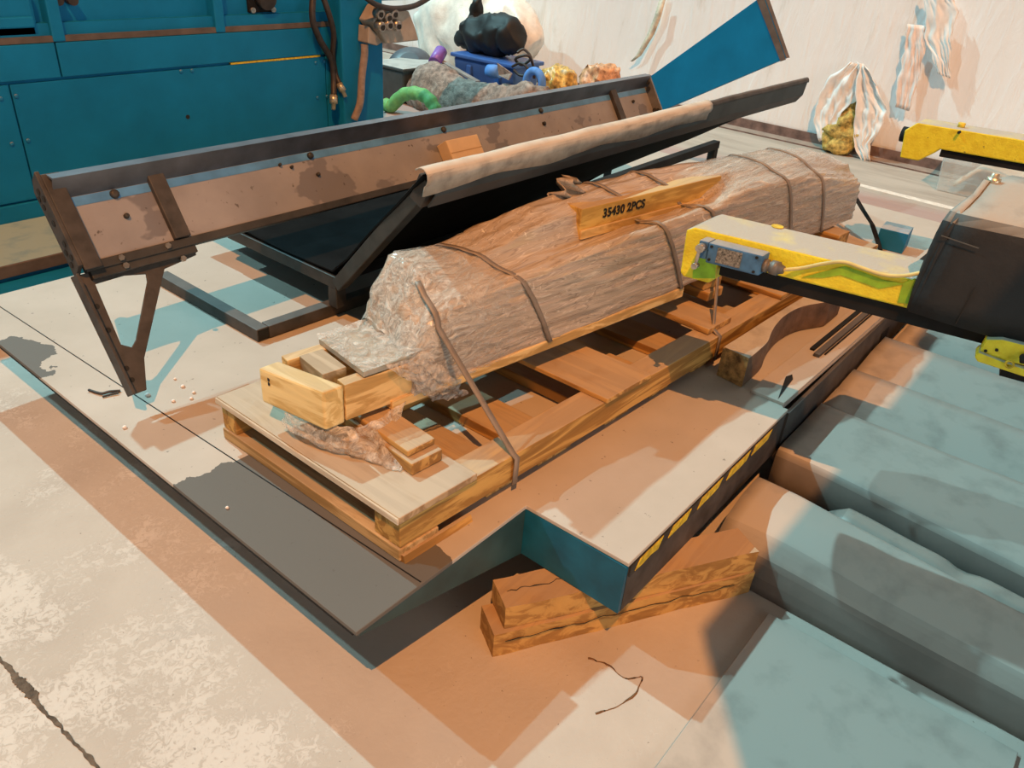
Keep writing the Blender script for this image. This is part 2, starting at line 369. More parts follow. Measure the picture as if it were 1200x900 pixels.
def nz(p, s): return noise.noise(Vector(p) * s)
def smooth_path(pts, n=8):
    pts = [Vector(p) for p in pts]; out = []
    for i in range(len(pts) - 1):
        p0 = pts[max(i - 1, 0)]; p1 = pts[i]; p2 = pts[i + 1]; p3 = pts[min(i + 2, len(pts) - 1)]
        for k in range(n):
            t = k / n; out.append(.5 * ((2 * p1) + (p2 - p0) * t + (2 * p0 - 5 * p1 + 4 * p2 - p3) * t * t + (3 * p1 - p0 - 3 * p2 + p3) * t ** 3))
    out.append(pts[-1]); return out
def lump(path, radii, n=28, amp=.03, freq=9, zmin=.0):
    """soft crumpled body along a path"""
    P = smooth_path(path, 8); R = []
    m = len(path)
    for i in range(len(P)):
        t = i / (len(P) - 1) * (m - 1); k = min(int(t), m - 2); f = t - k; f = f * f * (3 - 2 * f)
        a, b = radii[k], radii[k + 1]; R.append((a[0] + (b[0] - a[0]) * f, a[1] + (b[1] - a[1]) * f))
    b = MB(); b.tube(P, R, n, True)
    for i, p in enumerate(b.v):
        q = p * freq; d = Vector((noise.noise(q), noise.noise(q + Vector((9, 3, 1))), noise.noise(q + Vector((2, 7, 5))))) * amp
        rd = 1 - abs(noise.noise(q * 1.7 + Vector((4, 4, 4)))) * 2; d += Vector((0, 0, rd * amp * .35))
        p += d; p.z = max(p.z, zmin)
    b.sm = [True] * len(b.sm); return b

# ================================================================== setting
T = .32
f = MB(); f.box(-7, 8.2, -10, 9, -.2, 0); f.build('floor', MFLOOR, kind='structure')
b = MB(); rows = []
for i in range(91):
    y = -10 + 19 * i / 90; row = []
    for j in range(36):
        z = 8 * j / 35; row.append(Vector((7.38 + .02 * nz((0, y, z * .4), 1.6) + .008 * nz((3, y * 3, z * .6), 2), y, z)))
    rows.append(row)
b.grid(rows); k = len(b.v)
b.box(7.45, 7.6, -10, 9, 0, 8); b.build('wall_back', MWALL, kind='structure')
b = MB(); b.prism([(7.27, -10, 0), (7.36, -10, 0), (7.36, -10, .11), (7.345, -10, .11), (7.34, -10, .03), (7.27, -10, .012)], (0, 19, 0)); b.build('baseboard_back', MKERB, kind='structure')
# saw-cut joint in the concrete with crumbled edges
b = MB(); p0 = PZ(-30, 740, 0); p1 = PZ(125, 912, 0); L = []; Rr = []
for i in range(121):
    t = i / 120; p = p0.lerp(p1, t); wd = .0028 + .010 * max(0, nz((t * 13, 2, 1), 1)) + (.014 * (.5 + abs(nz((t * 60, 5, 5), 1))) * math.exp(-((t - .42) / .09) ** 2))
    dx = .012 * nz((t * 6, 7, 3), 1) + .004 * nz((t * 40, 3, 9), 1); L.append(p + Vector((-wd + dx, -wd * .4, .0015))); Rr.append(p + Vector((wd + dx, wd * .4, .0015)))
b.grid([L, Rr], False); b.build('trim_1', plain('joint_grit', (.12, .085, .06), .9, 0, .6, 40, bmp=.5), kind='structure', solid=.002)
b = MB(); p = [PZ(990, 214, 0), PZ(1135, 251, 0), PZ(1135, 247, 0), PZ(990, 211, 0)]; b.prism([q + Vector((0, 0, .0005)) for q in p], (0, 0, .001)); b.build('trim_2', plain('worn_white_line', (.72, .66, .6), .8, 0, .2, 20), kind='structure')

pts = [PZ(a_, c_, .001) for a_, c_ in ((690, 772), (712, 779), (733, 795), (752, 793), (745, 812), (728, 825), (712, 832), (698, 836))]
pts = smooth_path(pts, 6); b = MB()
b.tube([p + Vector((.004 * nz(p, 60), .004 * nz(p, 50), -.002)) for p in pts], [.0012 + .0035 * abs(nz(p, 22)) for p in pts], 5); b.v = [Vector((v.x, v.y, max(.0005, v.z * .5))) for v in b.v]; b.build('trim_3', plain('brown_crack', (.16, .075, .03), .9, 0, .5, 40), kind='structure')
# torn wall sheeting and what shows through it
X0 = 7.33
def wallpoly(name, pts, mt, dep=.01, x=X0, **kw):
    b = MB(); b.prism([PX(px, py, x) for px, py in pts], (dep, 0, 0)); return b.build(name, mt, **kw)
def flap(path_px, width_px, x, mt, name, label, cat, folds=5, out=.05, parent=None):
    rows = []; n_ = 28; L = len(path_px) - 1
    for i in range(L * 6 + 1):
        k = min(i // 6, L - 1); f_ = i / 6 - k
        (l0, r0), (l1, r1) = path_px[k], path_px[k + 1]
        lx, ly, rx, ry = [a + (c - a) * f_ for a, c in zip((*l0, *r0), (*l1, *r1))]; row = []
        for j in range(n_):
            t = j / (n_ - 1); p = PX(lx + (rx - lx) * t, ly + (ry - ly) * t, x)
            p.x -= out * (.5 + .8 * noise.noise(Vector((t * folds + ly * .013, ly * .02, x * 3 + lx * .01)))) + out * .45 * (1 - abs(noise.noise(Vector((t * folds * 2.2 - ly * .05, ly * .045, 5)))) * 2)
            p.y += .02 * nz((ly * .08, t * 3, 1), 1); row.append(p)
        rows.append(row)
    b = MB(); b.grid(rows); return b.build(name, mt, parent, label=label, cat=cat, solid=.002)
b = lump([PX(975, 180, 7.25), PX(985, 160, 7.28), PX(1000, 140, 7.31), PX(1008, 122, 7.33)], [(.10, .05), (.15, .05), (.13, .04), (.04, .02)], 20, .05, 14, .003)
b.build('insulation_batt', MINSUL, label='yellow glass wool insulation bulging out of torn white wall sheeting', cat='insulation')
flap([((1000, 72), (1012, 78)), ((975, 88), (1006, 104)), ((960, 115), (1000, 118)), ((955, 140), (985, 138)), ((962, 165), (974, 160))], 0, 7.30, MWHITE2, 'plastic_flap', 'torn white plastic flap hanging on the left of the insulation hole', 'plastic sheet', 3, .05)
flap([((1008, 72), (1018, 78)), ((1006, 104), (1032, 106)), ((1006, 125), (1042, 130)), ((1003, 150), (1034, 150)), ((1003, 170), (1022, 168)), ((1012, 188), (1022, 188))], 0, 7.29, MWHITE2, 'plastic_flap', 'torn white plastic flap hanging on the right of the insulation hole', 'plastic sheet', 3, .06)
t = thing('tape_patch', PX(1080, 110, 7.33), 'crumpled white and pinkish tape patch on the plastic wall, upper right', 'tape')
flap([((1082, -8), (1115, -8)), ((1086, 20), (1124, 14)), ((1084, 45), (1116, 44)), ((1094, 65), (1114, 72)), ((1098, 85), (1114, 92))], 0, 7.325, MWHITE2, 'white_tape', None, None, 3, .035, t)
flap([((1064, 28), (1086, 30)), ((1060, 60), (1084, 62)), ((1053, 90), (1076, 96)), ((1050, 125), (1066, 130))], 0, 7.328, MPINK, 'pink_tape', None, None, 3, .03, t)
b = MB(); b.grid([[PX(x + 3 * math.sin(i), y, 7.33 - .012 * (i % 2)) for i, (x, y) in enumerate(r)] for r in ([(774, -5), (764, 20), (756, 40), (745, 65), (741, 72)], [(781, -5), (772, 20), (764, 40), (751, 65), (744, 72)])])
b.build('tape_strip', plain('yellowed_tape', (.62, .54, .42), .5, 0, .3, 20), label='wrinkled yellowish tape strip on the white wall above the orange bag', cat='tape', solid=.004)

# ================================================================== steel deck
t = thing('steel_deck', (2.0, 1.9, 0), 'dusty flat steel platform raised on timber beams under the pallet', 'platform')
X1 = 4.75
b = MB(); b.prism([(.71, .885, T - .012), (1.27, .885, T - .012), (1.275, .58, T - .012), (2.225, .58, T - .012), (2.225, .60, T - .012), (X1, .545, T - .012), (X1, 2.96, T - .012), (.71, 2.96, T - .012)], (0, 0, .012)); b.build('deck_plate', MDECK, t, .002)
# front skirt tapers towards the left corner
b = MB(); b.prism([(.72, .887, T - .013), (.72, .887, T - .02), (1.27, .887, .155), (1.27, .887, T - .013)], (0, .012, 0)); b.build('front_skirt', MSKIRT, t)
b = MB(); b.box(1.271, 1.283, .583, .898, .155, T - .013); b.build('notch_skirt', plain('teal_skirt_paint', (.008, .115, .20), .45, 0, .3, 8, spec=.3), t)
b = MB(); b.box(1.284, 2.225, .582, .594, .155, T - .013); b.build('side_skirt', MRUST, t)
b = MB(); b.box(2.226, X1, .575, .587, .12, T - .014); b.build('side_skirt', MRUST, t)
b = MB(); b.box(.712, .724, .9, 2.96, T - .022, T - .013); b.build('edge_skirt', MBLACK, t)
for y0, y1 in ((1.0, 1.06), (1.75, 1.81), (2.85, 2.91)):
    b = MB(); b.box(1.3, X1, y0, y1, .155 if y0 > 1.1 else .17, T - .013); b.build('cross_member', MBLACK, t)
for x0 in (3.0, 4.2):
    b = MB(); b.box(x0, x0 + .08, 1.9, 2.0, 0, .154); b.build('foot', MBLACK, t)
b = MB(); b.bar((.90, .89, T + .0005), (.815, 2.95, T + .0005), .003, .0012); b.build('seam', MBLACK, t)
# worn hazard marking along the right skirt
b = MB(); b.prism([(1.286, .578, T - .05), (1.286, .578, T - .015), (2.15, .578, T - .015), (2.15, .578, T - .05)], (0, .003, 0)); b.build('black_marking', MHAZB, t)
for i, (a, c) in enumerate(((750, 778), (790, 812), (825, 850), (860, 884), (890, 910))):
    xa = PY(a, 640 - (a - 750) * 1.0, .577).x; xc = PY(c, 640 - (c - 750) * 1.0, .577).x
    b = MB(); xs = [xa, (xa * 2 + xc) / 3, (xa + xc * 2) / 3, xc]
    lo = [(x, .5765, T - .045 + .006 * nz((x * 30, i, 0), 1)) for x in xs]; hi = [(x + .018, .5765, T - .017 + .004 * nz((x * 30, i, 4), 1)) for x in xs]
    b.prism(lo + hi[::-1], (0, .003, 0)); b.build('yellow_marking', MHAZ, t)
# rail along the right edge with its long slot
b = MB(); b.prism([(2.23, .60, T), (2.23, .715, T), (2.36, .715, T), (X1, .66, T), (X1, .55, T)], (0, 0, .012)); b.build('edge_rail', MDECK, t, .002)
b = MB(); b.prism([(2.24, .625, T + .0125), (2.40, .665, T + .0125), (2.43, .655, T + .0125), (2.40, .64, T + .0125)], (0, 0, .001)); b.build('wedge_slot', MBLACK, t)
b = MB(); b.bar((2.66, .675, T + .014), (4.3, .64, T + .014), .016, .012); b.build('groove', MBLACK, t)
b = MB(); b.bar((2.62, .645, T + .018), (4.3, .612, T + .018), .022, .014); b.build('guide_strip', MRUST, t, .002)
b = MB(); b.bar((2.66, .627, T + .0135), (4.3, .594, T + .0135), .006, .004); b.build('groove', MBLACK, t)
b = MB(); b.box(3.25, 3.34, .571, .5745, .17, .23); b.build('skirt_slot', MBLACK, t)

# timber beams the deck rests on
def beam(p0, p1, wdt, z0, z1, name, mt, label, cat, off=(0, 0), crack=True):
    p0 = Vector((p0[0], p0[1], 0)); p1 = Vector((p1[0], p1[1], 0)); d = (p1 - p0).normalized(); n = Vector((-d.y, d.x, 0))
    N_ = 24; rows = []
    for i in range(N_ + 1):
        p = p0.lerp(p1, i / N_); row = []
        for (s, z) in ((0, z0), (0, (z0 + z1) / 2), (0, z1), (wdt / 2, z1), (wdt, z1), (wdt, z0), (wdt / 2, z0)):
            q = p + n * s; q.z = z + (.003 * nz((q.x * 8, q.y * 8, z * 30), 1) if z1 - z > .001 and z - z0 > .001 or z == z1 else 0)
            q += n * .004 * nz((q.x * 14, z * 40, s * 30), 1); row.append(q)
        rows.append(row)
    b = MB(); b.grid(rows, False, True); m = len(rows[0]); b.add(rows[0], [tuple(range(m - 1, -1, -1))]); b.add(rows[-1], [tuple(range(m))])
    o = b.build(name, mt, None, 0, label, cat); return o, p0, d, n
A0 = Vector((1.067, .80)); A1 = Vector((1.735, .412)); dd = (A1 - A0).normalized(); nn = Vector((-dd.y, dd.x))
o, p0, d, n = beam(A0, A1, .10, 0, .078, 'timber_beam', WOLD, 'cracked lower timber beam lying on the floor under the platform corner', 'beam')
b = MB(); pts = []
for i in range(41):
    q = p0 + d * (.03 + i / 40 * .68); q.z = .052 + .012 * nz((i * .35, 3, 1), 1) ; pts.append(q - n * .0035)
b.tube(pts, [.0008 + .0022 * abs(nz((i * .3, 1, 8), 1)) for i in range(41)], 5); b.build('split', MINK, o)
B0 = A0 + dd * .03 + nn * .012; B1 = A1 - dd * .005 + nn * .005
o, p0, d, n = beam(B0, B1, .10, .0795, .152, 'timber_beam', WOLD, 'upper timber beam on another beam, carrying the platform corner', 'beam')
b = MB(); pts = [p0 + d * (.02 + .2 * i / 16) + n * (.05 + .03 * nz((i * .4, 2, 2), 1)) + Vector((0, 0, .1535)) for i in range(17)]
b.tube(pts, [.0006 + .0018 * abs(nz((i * .4, 1, 8), 1)) for i in range(17)], 5); b.build('split', MINK, o)

# ================================================================== floor covers at the right
def ext_profile(name, prof, y0, y1, mt, label, cat, bevel=0, ny=14, wob=.004):
    """closed-bottom sheet cover: prof = [(x, z)...] swept along Y, with a skirt down to the floor"""
    rows = []
    for i in range(ny + 1):
        y = y0 + (y1 - y0) * i / ny
        rows.append([Vector((x + wob * nz((x * 4, y * 5, 1), 1), y, max(.002, z + (wob * nz((x * 5, y * 4, 2), 1) if z > .01 else 0)))) for x, z in prof])
    b = MB(); b.grid(rows, len(prof) > 6); return b.build(name, mt, None, 0, label, cat, solid=.004)
def arc(xc, zc, rx, rz, a0, a1, n):
    return [(xc + rx * math.cos(math.radians(a0 + (a1 - a0) * i / n)), zc + rz * math.sin(math.radians(a0 + (a1 - a0) * i / n))) for i in range(n + 1)]
b = MB(); b.box(1.0, 1.69, -.285, .335, .0015, .012)
b.v = [Vector(v) for v in b.v]
b.build('floor_plate', MCOVER, None, .002, 'flat dusty plate lying on the floor beside the low rounded trunking', 'plate')
def sweep(name, fn, xs, y0, y1, mt, label, cat, ny=40):
    rows = []
    for i in range(ny + 1):
        y = y0 + (y1 - y0) * i / ny; row = []
        for x in xs:
            xx, z = fn(x, y); row.append(Vector((xx, y, max(.002, z))))
        rows.append(row)
    b = MB(); b.grid(rows, True); return b.build(name, mt, None, 0, label, cat, solid=.004)
CT = .19
def fn1(t, y):          # big rounded trunking, sharp crest at its far side
    pr_ = [(0, 1.745, .003), (.08, 1.755, .05), (.2, 1.775, .10), (.38, 1.82, .145), (.6, 1.90, .172), (.85, 1.985, .180), (.97, 2.025, .176), (1.0, 2.03, .15)]
    x, z = lerp(pr_, t); wv = .010 * nz((t * 3, y * 3.2, 1), 1) * min(1, t * 4)
    bulge = .012 * math.exp(-((y - .30) / .16) ** 2) * math.sin(math.pi * min(1, t)); return x - .085 * max(0, .42 - y) * t, z + wv + bulge - .004
sweep('trunking_cover', fn1, [i / 24 for i in range(25)], -1.15, .555, MCOVER, 'wide rounded dusty trunking next to the timber beams and floor plate', 'cable trunking')
def fn2(t, y):          # hollow between the trunking and the sheet lip
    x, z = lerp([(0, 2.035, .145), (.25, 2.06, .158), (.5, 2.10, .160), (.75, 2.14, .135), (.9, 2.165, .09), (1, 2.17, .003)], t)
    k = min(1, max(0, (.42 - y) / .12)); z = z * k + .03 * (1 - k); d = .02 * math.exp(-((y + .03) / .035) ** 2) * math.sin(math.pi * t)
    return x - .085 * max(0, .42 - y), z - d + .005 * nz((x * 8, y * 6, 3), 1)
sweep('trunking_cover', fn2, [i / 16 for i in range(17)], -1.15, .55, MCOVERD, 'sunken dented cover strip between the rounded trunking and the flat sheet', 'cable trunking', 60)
def fn3(t, y):
    x, z = lerp([(0, 2.19, .004), (.03, 2.185, .10), (.06, 2.19, .165), (.1, 2.20, .183), (.16, 2.225, CT), (.97, 2.575, CT), (1, 2.577, .05)], t)
    return x - .10 * max(0, .42 - y) * (1 - t) ** 2, z + .004 * nz((x * 5, y * 4, 2), 1) * (t > .1)
sweep('sheet_cover', fn3, [0, .03, .06, .08, .1, .13, .16, .3, .45, .6, .75, .9, .97, 1], -1.15, .568, MCOVER, 'flat dusty sheet panel with rounded lip, nearest of the stepped panels right of the platform', 'sheet panel')
def fn4(t, y):
    x, z = lerp([(0, 2.59, .004), (.04, 2.592, .14), (.1, 2.61, .145), (.3, 2.68, .165), (.55, 2.78, .188), (.97, 2.915, .197), (1, 2.918, .05)], t)
    k = min(1, max(.15, (.62 - y) / .45)); zz = .19 + (z - .19) * k if .04 <= t < .5 else z
    return x, zz + .003 * nz((x * 5, y * 4, 7), 1) * (t > .1)
sweep('sheet_cover', fn4, [0, .04, .1, .2, .3, .4, .5, .6, .8, .97, 1], -1.15, .568, MCOVER, 'hollowed middle panel of the stepped floor sheets right of the platform', 'sheet panel')
def fn5(t, y):
    x, z = lerp([(0, 2.93, .004), (.04, 2.932, .178), (.2, 2.98, .185), (.5, 3.10, .20), (.97, 3.29, .203), (1, 3.292, .05)], t); return x, z
sweep('sheet_cover', fn5, [0, .04, .12, .2, .35, .5, .75, .97, 1], -1.15, .565, MCOVER, 'low stepped sheet panel behind the hollowed one, right of the platform', 'sheet panel')
def fn6(t, y):
    x, z = lerp([(0, 3.305, .004), (.03, 3.307, .19), (.97, 4.3, .2), (1, 4.302, .004)], t); return x, z
sweep('sheet_cover', fn6, [0, .03, .3, .6, .97, 1], -1.15, .53, MCOVER, 'farthest stepped sheet panel, beneath the black covered motor', 'sheet panel')

# ================================================================== pallet
PT = .437      # pallet top (stringer top)
t = thing('wooden_pallet', (1.85, 1.3, T), 'worn softwood pallet with missing boards under the wrapped bundle', 'pallet')
def ln(y0, x): return y0 - .062 * (x - .92)
def strg(y0, w, mt=WGOLD, x0=.915):
    b = MB(); x1 = 3.55
    for a, c in ((x0, x1),):
        b.hexa([(a, ln(y0, a), T + .036), (c, ln(y0, c), T + .036), (c, ln(y0, c) + w, T + .036), (a, ln(y0, a) + w, T + .036)], [(a, ln(y0, a), PT), (c, ln(y0, c), PT), (c, ln(y0, c) + w, PT), (a, ln(y0, a) + w, PT)])
    return b.build('stringer', mt, t, .003)
strg(.972, .085); strg(1.40, .06, WGOLD, 1.08); strg(1.60, .06)
def pboard(x0, x1, z0, z1, y0, y1, mt, name):
    b = MB(); b.hexa([(x0, ln(y0, x0), z0), (x1, ln(y0, x1), z0), (x1, ln(y1, x1), z0), (x0, ln(y1, x0), z0)], [(x0, ln(y0, x0), z1), (x1, ln(y0, x1), z1), (x1, ln(y1, x1), z1), (x0, ln(y1, x0), z1)]); return b.build(name, mt, t, .003)
pboard(.905, 1.145, PT + .0005, PT + .02, .962, 1.66, WDUST, 'deck_board')
pboard(.9, .9045, PT + .001, PT + .019, .962, 1.66, WEND, 'board_edge')
for i, (x0, x1) in enumerate(((.91, 1.03), (1.22, 1.34), (1.42, 1.56), (1.72, 1.84), (1.95, 2.06), (2.2, 2.34), (2.55, 2.7), (3.0, 3.12), (3.4, 3.54))):
    pboard(x0, x1, T + .001, T + .0355, .995 if i else .968, 1.66, WGOLDY if i else WPALEY2, 'bottom_board')
pboard(2.75, 2.9, PT + .0005, PT + .02, .972, 1.66, WGOLDY, 'deck_board'); pboard(3.42, 3.55, PT + .0005, PT + .02, .972, 1.66, WGOLDY, 'deck_board')
pboard(1.66, 1.88, PT + .0005, PT + .016, .962, 1.36, WGOLDY, 'deck_board')
b = MB(); b.hexa([(.915, ln(.955, .915), T + .0005), (1.13, ln(.955, 1.13), T + .0005), (1.13, ln(.971, 1.13), T + .0005), (.915, ln(.971, .915), T + .0005)], [(.915, ln(.96, .915), T + .02), (1.13, ln(.962, 1.13), T + .018), (1.13, ln(.971, 1.13), T + .018), (.915, ln(.971, .915), T + .02)]); b.build('chipped_batten', WGOLD, t)

# ================================================================== wrapped bundle
O = Vector((1.0, 1.25, 0)); D = Vector((1, -.15, 0)).normalized(); NV = Vector((-D.y, D.x, 0))
def UV(u, v, z): p = O + D * u + NV * v; p.z = z; return p
def uhexa(u0, u1, v0, v1, z0, z1, du=0):
    return [UV(u0, v0, z0), UV(u1, v0, z0), UV(u1, v1, z0), UV(u0, v1, z0)], [UV(u0, v0, z1), UV(u1, v0, z1), UV(u1, v1, z1), UV(u0, v1, z1)]
STA = [(.19, .650, .652, .655, .665), (.225, .685, .71, .73, .75), (.28, .742, .785, .815, .832), (.42, .762, .785, .80, .818), (.56, .77, .79, .83, .845), (.75, .785, .785, .862, .885), (.95, .795, .79, .88, .905),
       (1.25, .81, .80, .882, .91), (1.45, .82, .815, .88, .905), (1.62, .855, .872, .89, .895), (2.0, .845, .872, .885, .89), (2.3, .79, .83, .85, .86), (2.46, .755, .80, .81, .82)]
VW = .215
def section(u, off=0.0, zb=None):
    zr, zm, zt, zk = lerp(STA, u); z0 = (.528 + .026 * u) if zb is None else zb
    k = min(1, max(0, (u - .5) / .25)) * (1 - min(1, max(0, (u - 1.45) / .15)))      # how far the timber step shows
    vs = .085 + .012 * k
    return [(0 - off, z0), (-.004 - off, z0 + (zr - z0) * .35), (-.003 - off, z0 + (zr - z0) * .72), (.006 - off * .8, zr - .012 + off * .4), (.022, zr + off), (.055, (zr + zm) / 2 + off), (vs - .012, zm + off), (vs + .004, zm + (zt - zm) * .45 + off), (vs + .012, zt - .004 + off), (vs + .035, zt + off), ((vs + VW) / 2, (zt + zk) / 2 + .003 + off), (VW - .012, zk + off), (VW + off * .8, zk - .014), (VW + .003 + off, z0 + (zk - z0) * .5), (VW + off, z0)]
def resample(pl, n):
    L = [0]
    for a, c in zip(pl, pl[1:]): L.append(L[-1] + math.hypot(c[0] - a[0], c[1] - a[1]))
    out = []
    for i in range(n):
        s = L[-1] * i / (n - 1); k = 0
        while k < len(L) - 2 and L[k + 1] < s: k += 1
        f_ = (s - L[k]) / max(1e-9, L[k + 1] - L[k]); out.append((pl[k][0] + (pl[k + 1][0] - pl[k][0]) * f_, pl[k][1] + (pl[k + 1][1] - pl[k][1]) * f_))
    return out
def wrinkle(u, v, z):
    a = noise.noise(Vector((u * 2.5, v * 70, z * 70))); c = noise.noise(Vector((u * 6 + z * 9, v * 22 + 5, z * 20)))
    r = 1 - abs(noise.noise(Vector((u * 5 - z * 9, v * 26, z * 20 + 3)))) * 2
    d_ = 1 - abs(noise.noise(Vector((u * 7 + z * 16, v * 14, z * 5 + 11)))) * 2
    return .005 * a + .004 * c + .003 * r + .005 * max(0, d_ - .35)
bun = thing('wrapped_bundle', UV(1.1, .1, PT + .02), 'long bundle of brown strips and timber shrink-wrapped in clear film on the pallet', 'bundle')
rows = []; NU = 220; NS = 130
for i in range(NU + 1):
    u = .19 + 2.29 * i / NU; sec = resample(section(u), NS); row = []
    endk = min(1, i / 10)
    for (v, z) in sec:
        q = wrinkle(u, v, z); row.append(UV(u + .02 * noise.noise(Vector((v * 22, z * 22, u * 3))) * (1 - endk), v - q * (1 if v < .05 else 0) + (q if v > VW - .01 else 0), z + q * (1 if z > .7 else .3)))
    rows.append(row)
b = MB(); b.grid(rows, True, True)
for r_, rev in ((rows[0], 1), (rows[-1], 0)):
    c = sum(r_, Vector()) / len(r_); m = len(r_); b.add(r_ + [c], [((j, (j + 1) % m, m) if rev else ((j + 1) % m, j, m)) for j in range(m)], True)
b.build('film_wrapping', MWRAP, bun)
# bare timber at the near end
b = MB(); b.hexa([UV(-.055, -.002, .525), UV(0, 0, .525), UV(-.06, .205, .525), UV(-.115, .20, .525)], [UV(-.055, -.002, .632), UV(0, 0, .632), UV(-.06, .205, .622), UV(-.115, .20, .622)]); b.build('end_block', WPALEY, bun, .006)
for (q, z) in (((-.058, .03), .545), ((-.103, .17), .60), ((-.103, .17), .588)):
    p = UV(q[0] - .001, q[1], z); b = MB(); b.cyl(p, p - D * .003, .005, 10); b.build('nail_hole', MINK, bun)
b = MB(); b.hexa(*uhexa(.003, .5, .0, .035, .53, .63)); b.build('side_rail', WPALE, bun, .002)
b = MB(); b.hexa(*uhexa(-.05, .5, .175, .207, .53, .632)); b.build('side_rail', WPALE, bun, .002)
b = MB(); b.hexa(*uhexa(-.02, .045, .06, .172, .60, .638)); b.build('loose_slat', wood('grey_slat', (.50, .40, .28), (.36, .27, .17), 'y', .5), bun, .002)
b = MB(); b.hexa(*uhexa(.055, .30, .0, .207, .634, .648)); b.build('top_board', plain('dusty_top_board', (.50, .43, .34), .8, 0, .1, 8), bun, .001)
b = MB(); b.hexa(*uhexa(.13, 1.32, -.008, .03, .513, .542)); b.v[1].z += .012; b.v[2].z += .012; b.v[5].z += .02; b.v[6].z += .02; b.v[2].z += .0; b.build('bottom_board', WPALE, bun, .004)
b = MB(); b.hexa(*uhexa(.86, 1.56, .088, .20, .792, .884)); tb = b.build('marked_timber', wood('bright_yellow_pine', (.72, .46, .12), (.52, .29, .06), 'x', .6), bun, .003)
tb['label'] = 'yellow timber with black stencilled marking'
b = MB(); b.hexa(*uhexa(.86, 1.56, .079, .0875, .792, .82)); b.build('timber_ledge', WPALE, bun, .002)
# stencilled marking
fc = bpy.data.curves.new('stencil', 'FONT'); fc.body = '35430 2PCS'; fc.size = .038; fc.extrude = .0006; fc.offset = .0012; fc.space_character = 1.05
fo = bpy.data.objects.new('tmp', fc); COL.objects.link(fo)
dg = bpy.context.evaluated_depsgraph_get(); me = bpy.data.meshes.new_from_object(fo.evaluated_get(dg)); bpy.data.objects.remove(fo)
so = bpy.data.objects.new('stencil_marking', me); me.materials.clear(); me.materials.append(MINK); COL.objects.link(so)
pos = UV(.955, .0865, .842); mw = Matrix((D, Vector((0, 0, 1)), -NV)).transposed().to_4x4()
so.parent = tb; so.matrix_parent_inverse = Matrix.Translation(Vector(tb.location)).inverted()
mw.translation = pos; so.matrix_basis = mw
# film over the near end: clear skirts
rows = []
for i in range(22):
    s = i / 21; row = []
    for j in range(26):
        r = j / 25; u = .11 + .15 * s + .14 * r * (1 - s * .2); 
        z = .655 - .16 * s - .02 * r + .012 * nz((u * 20, s * 9, r * 6), 1); v = -.012 - .02 * math.sin(s * 3.1) + .012 * nz((u * 25, s * 12, 3), 1)
        row.append(UV(u + .02 * nz((s * 6, r * 5, 7), 1), v, z))
    rows.append(row)
b = MB(); b.grid(rows); b.build('film_skirt', MFILM, bun)
rows = []
for i in range(18):
    s = i / 17; row = []
    for j in range(22):
        v = .215 - .225 * j / 21; u = .05 + .20 * s + .01 * nz((s * 8, v * 40, 1), 1)
        row.append(UV(u, v, .654 + .012 * s * s + .007 * abs(nz((u * 40, v * 30, 2), 1))))
    rows.append(row)
b = MB(); b.grid(rows); b.build('film_skirt', MFILM, bun)
# bunched film hanging under the near end
tp_ = smooth_path([PZ(a_, c_, .527) for a_, c_ in ((340, 478), (370, 490), (402, 500), (432, 497), (462, 478), (476, 470))], 6)
bt_ = smooth_path([PZ(a_, c_, PT + .024) for a_, c_ in ((345, 503), (375, 522), (405, 532), (435, 540), (462, 552), (478, 548))], 6)
rows = []
for i in range(len(tp_)):
    row = []
    for j in range(18):
        r = j / 17; q = tp_[i].lerp(bt_[i], r) - D * .03 * math.sin(r * 3.14)
        q += D * .012 * nz((i * .35, r * 5, 2), 1) + NV * .012 * nz((i * .4, r * 4, 8), 1); q.z += .006 * nz((i * .5, r * 6, 4), 1) * (1 if r < .95 else 0); row.append(q)
    rows.append(row)
b = MB(); b.grid(rows); b.build('film_tail', MFILM, bun)
rows = []
for i in range(61):
    u = 1.5 + .965 * i / 60; sec_ = resample(section(u, .006), 60); row = []
    for (v, z) in sec_:
        row.append(UV(u, v - .003 * abs(nz((u * 8, z * 60, 2), 1)), z + .005 * abs(nz((u * 7, v * 50, 6), 1))))
    rows.append(row)
b = MB(); b.grid(rows); b.build('film_layer', MFILM3, bun)
# loose crinkled film over the near half
rows = []
for i in range(61):
    u = .185 + .42 * i / 60; sec_ = resample(section(u, .008), 50); row = []
    for (v, z) in sec_:
        uu = u + .03 * nz((v * 14, z * 14, i * .02), 1); row.append(UV(uu, v - .006 * abs(nz((uu * 18, z * 40, 2), 1)), z + .010 * abs(nz((uu * 16 + z * 9, v * 30, 6), 1))))
    rows.append(row)
b = MB(); b.grid(rows); b.build('film_layer', MFILM2, bun)
# torn upright tuft of film on the back edge
rows = []
for i in range(10):
    s = i / 9; row = []
    for j in range(9):
        r = (j / 8 - .5) * (1 - s * .75); row.append(UV(.90 + r * .13, .19 + .03 * math.sin(j * 1.3 + i), .89 + .055 * s + .01 * nz((s * 9, r * 20, 1), 1)))
    rows.append(row)
b = MB(); b.grid(rows); b.build('film_tuft', MWRAP, bun, solid=.003)

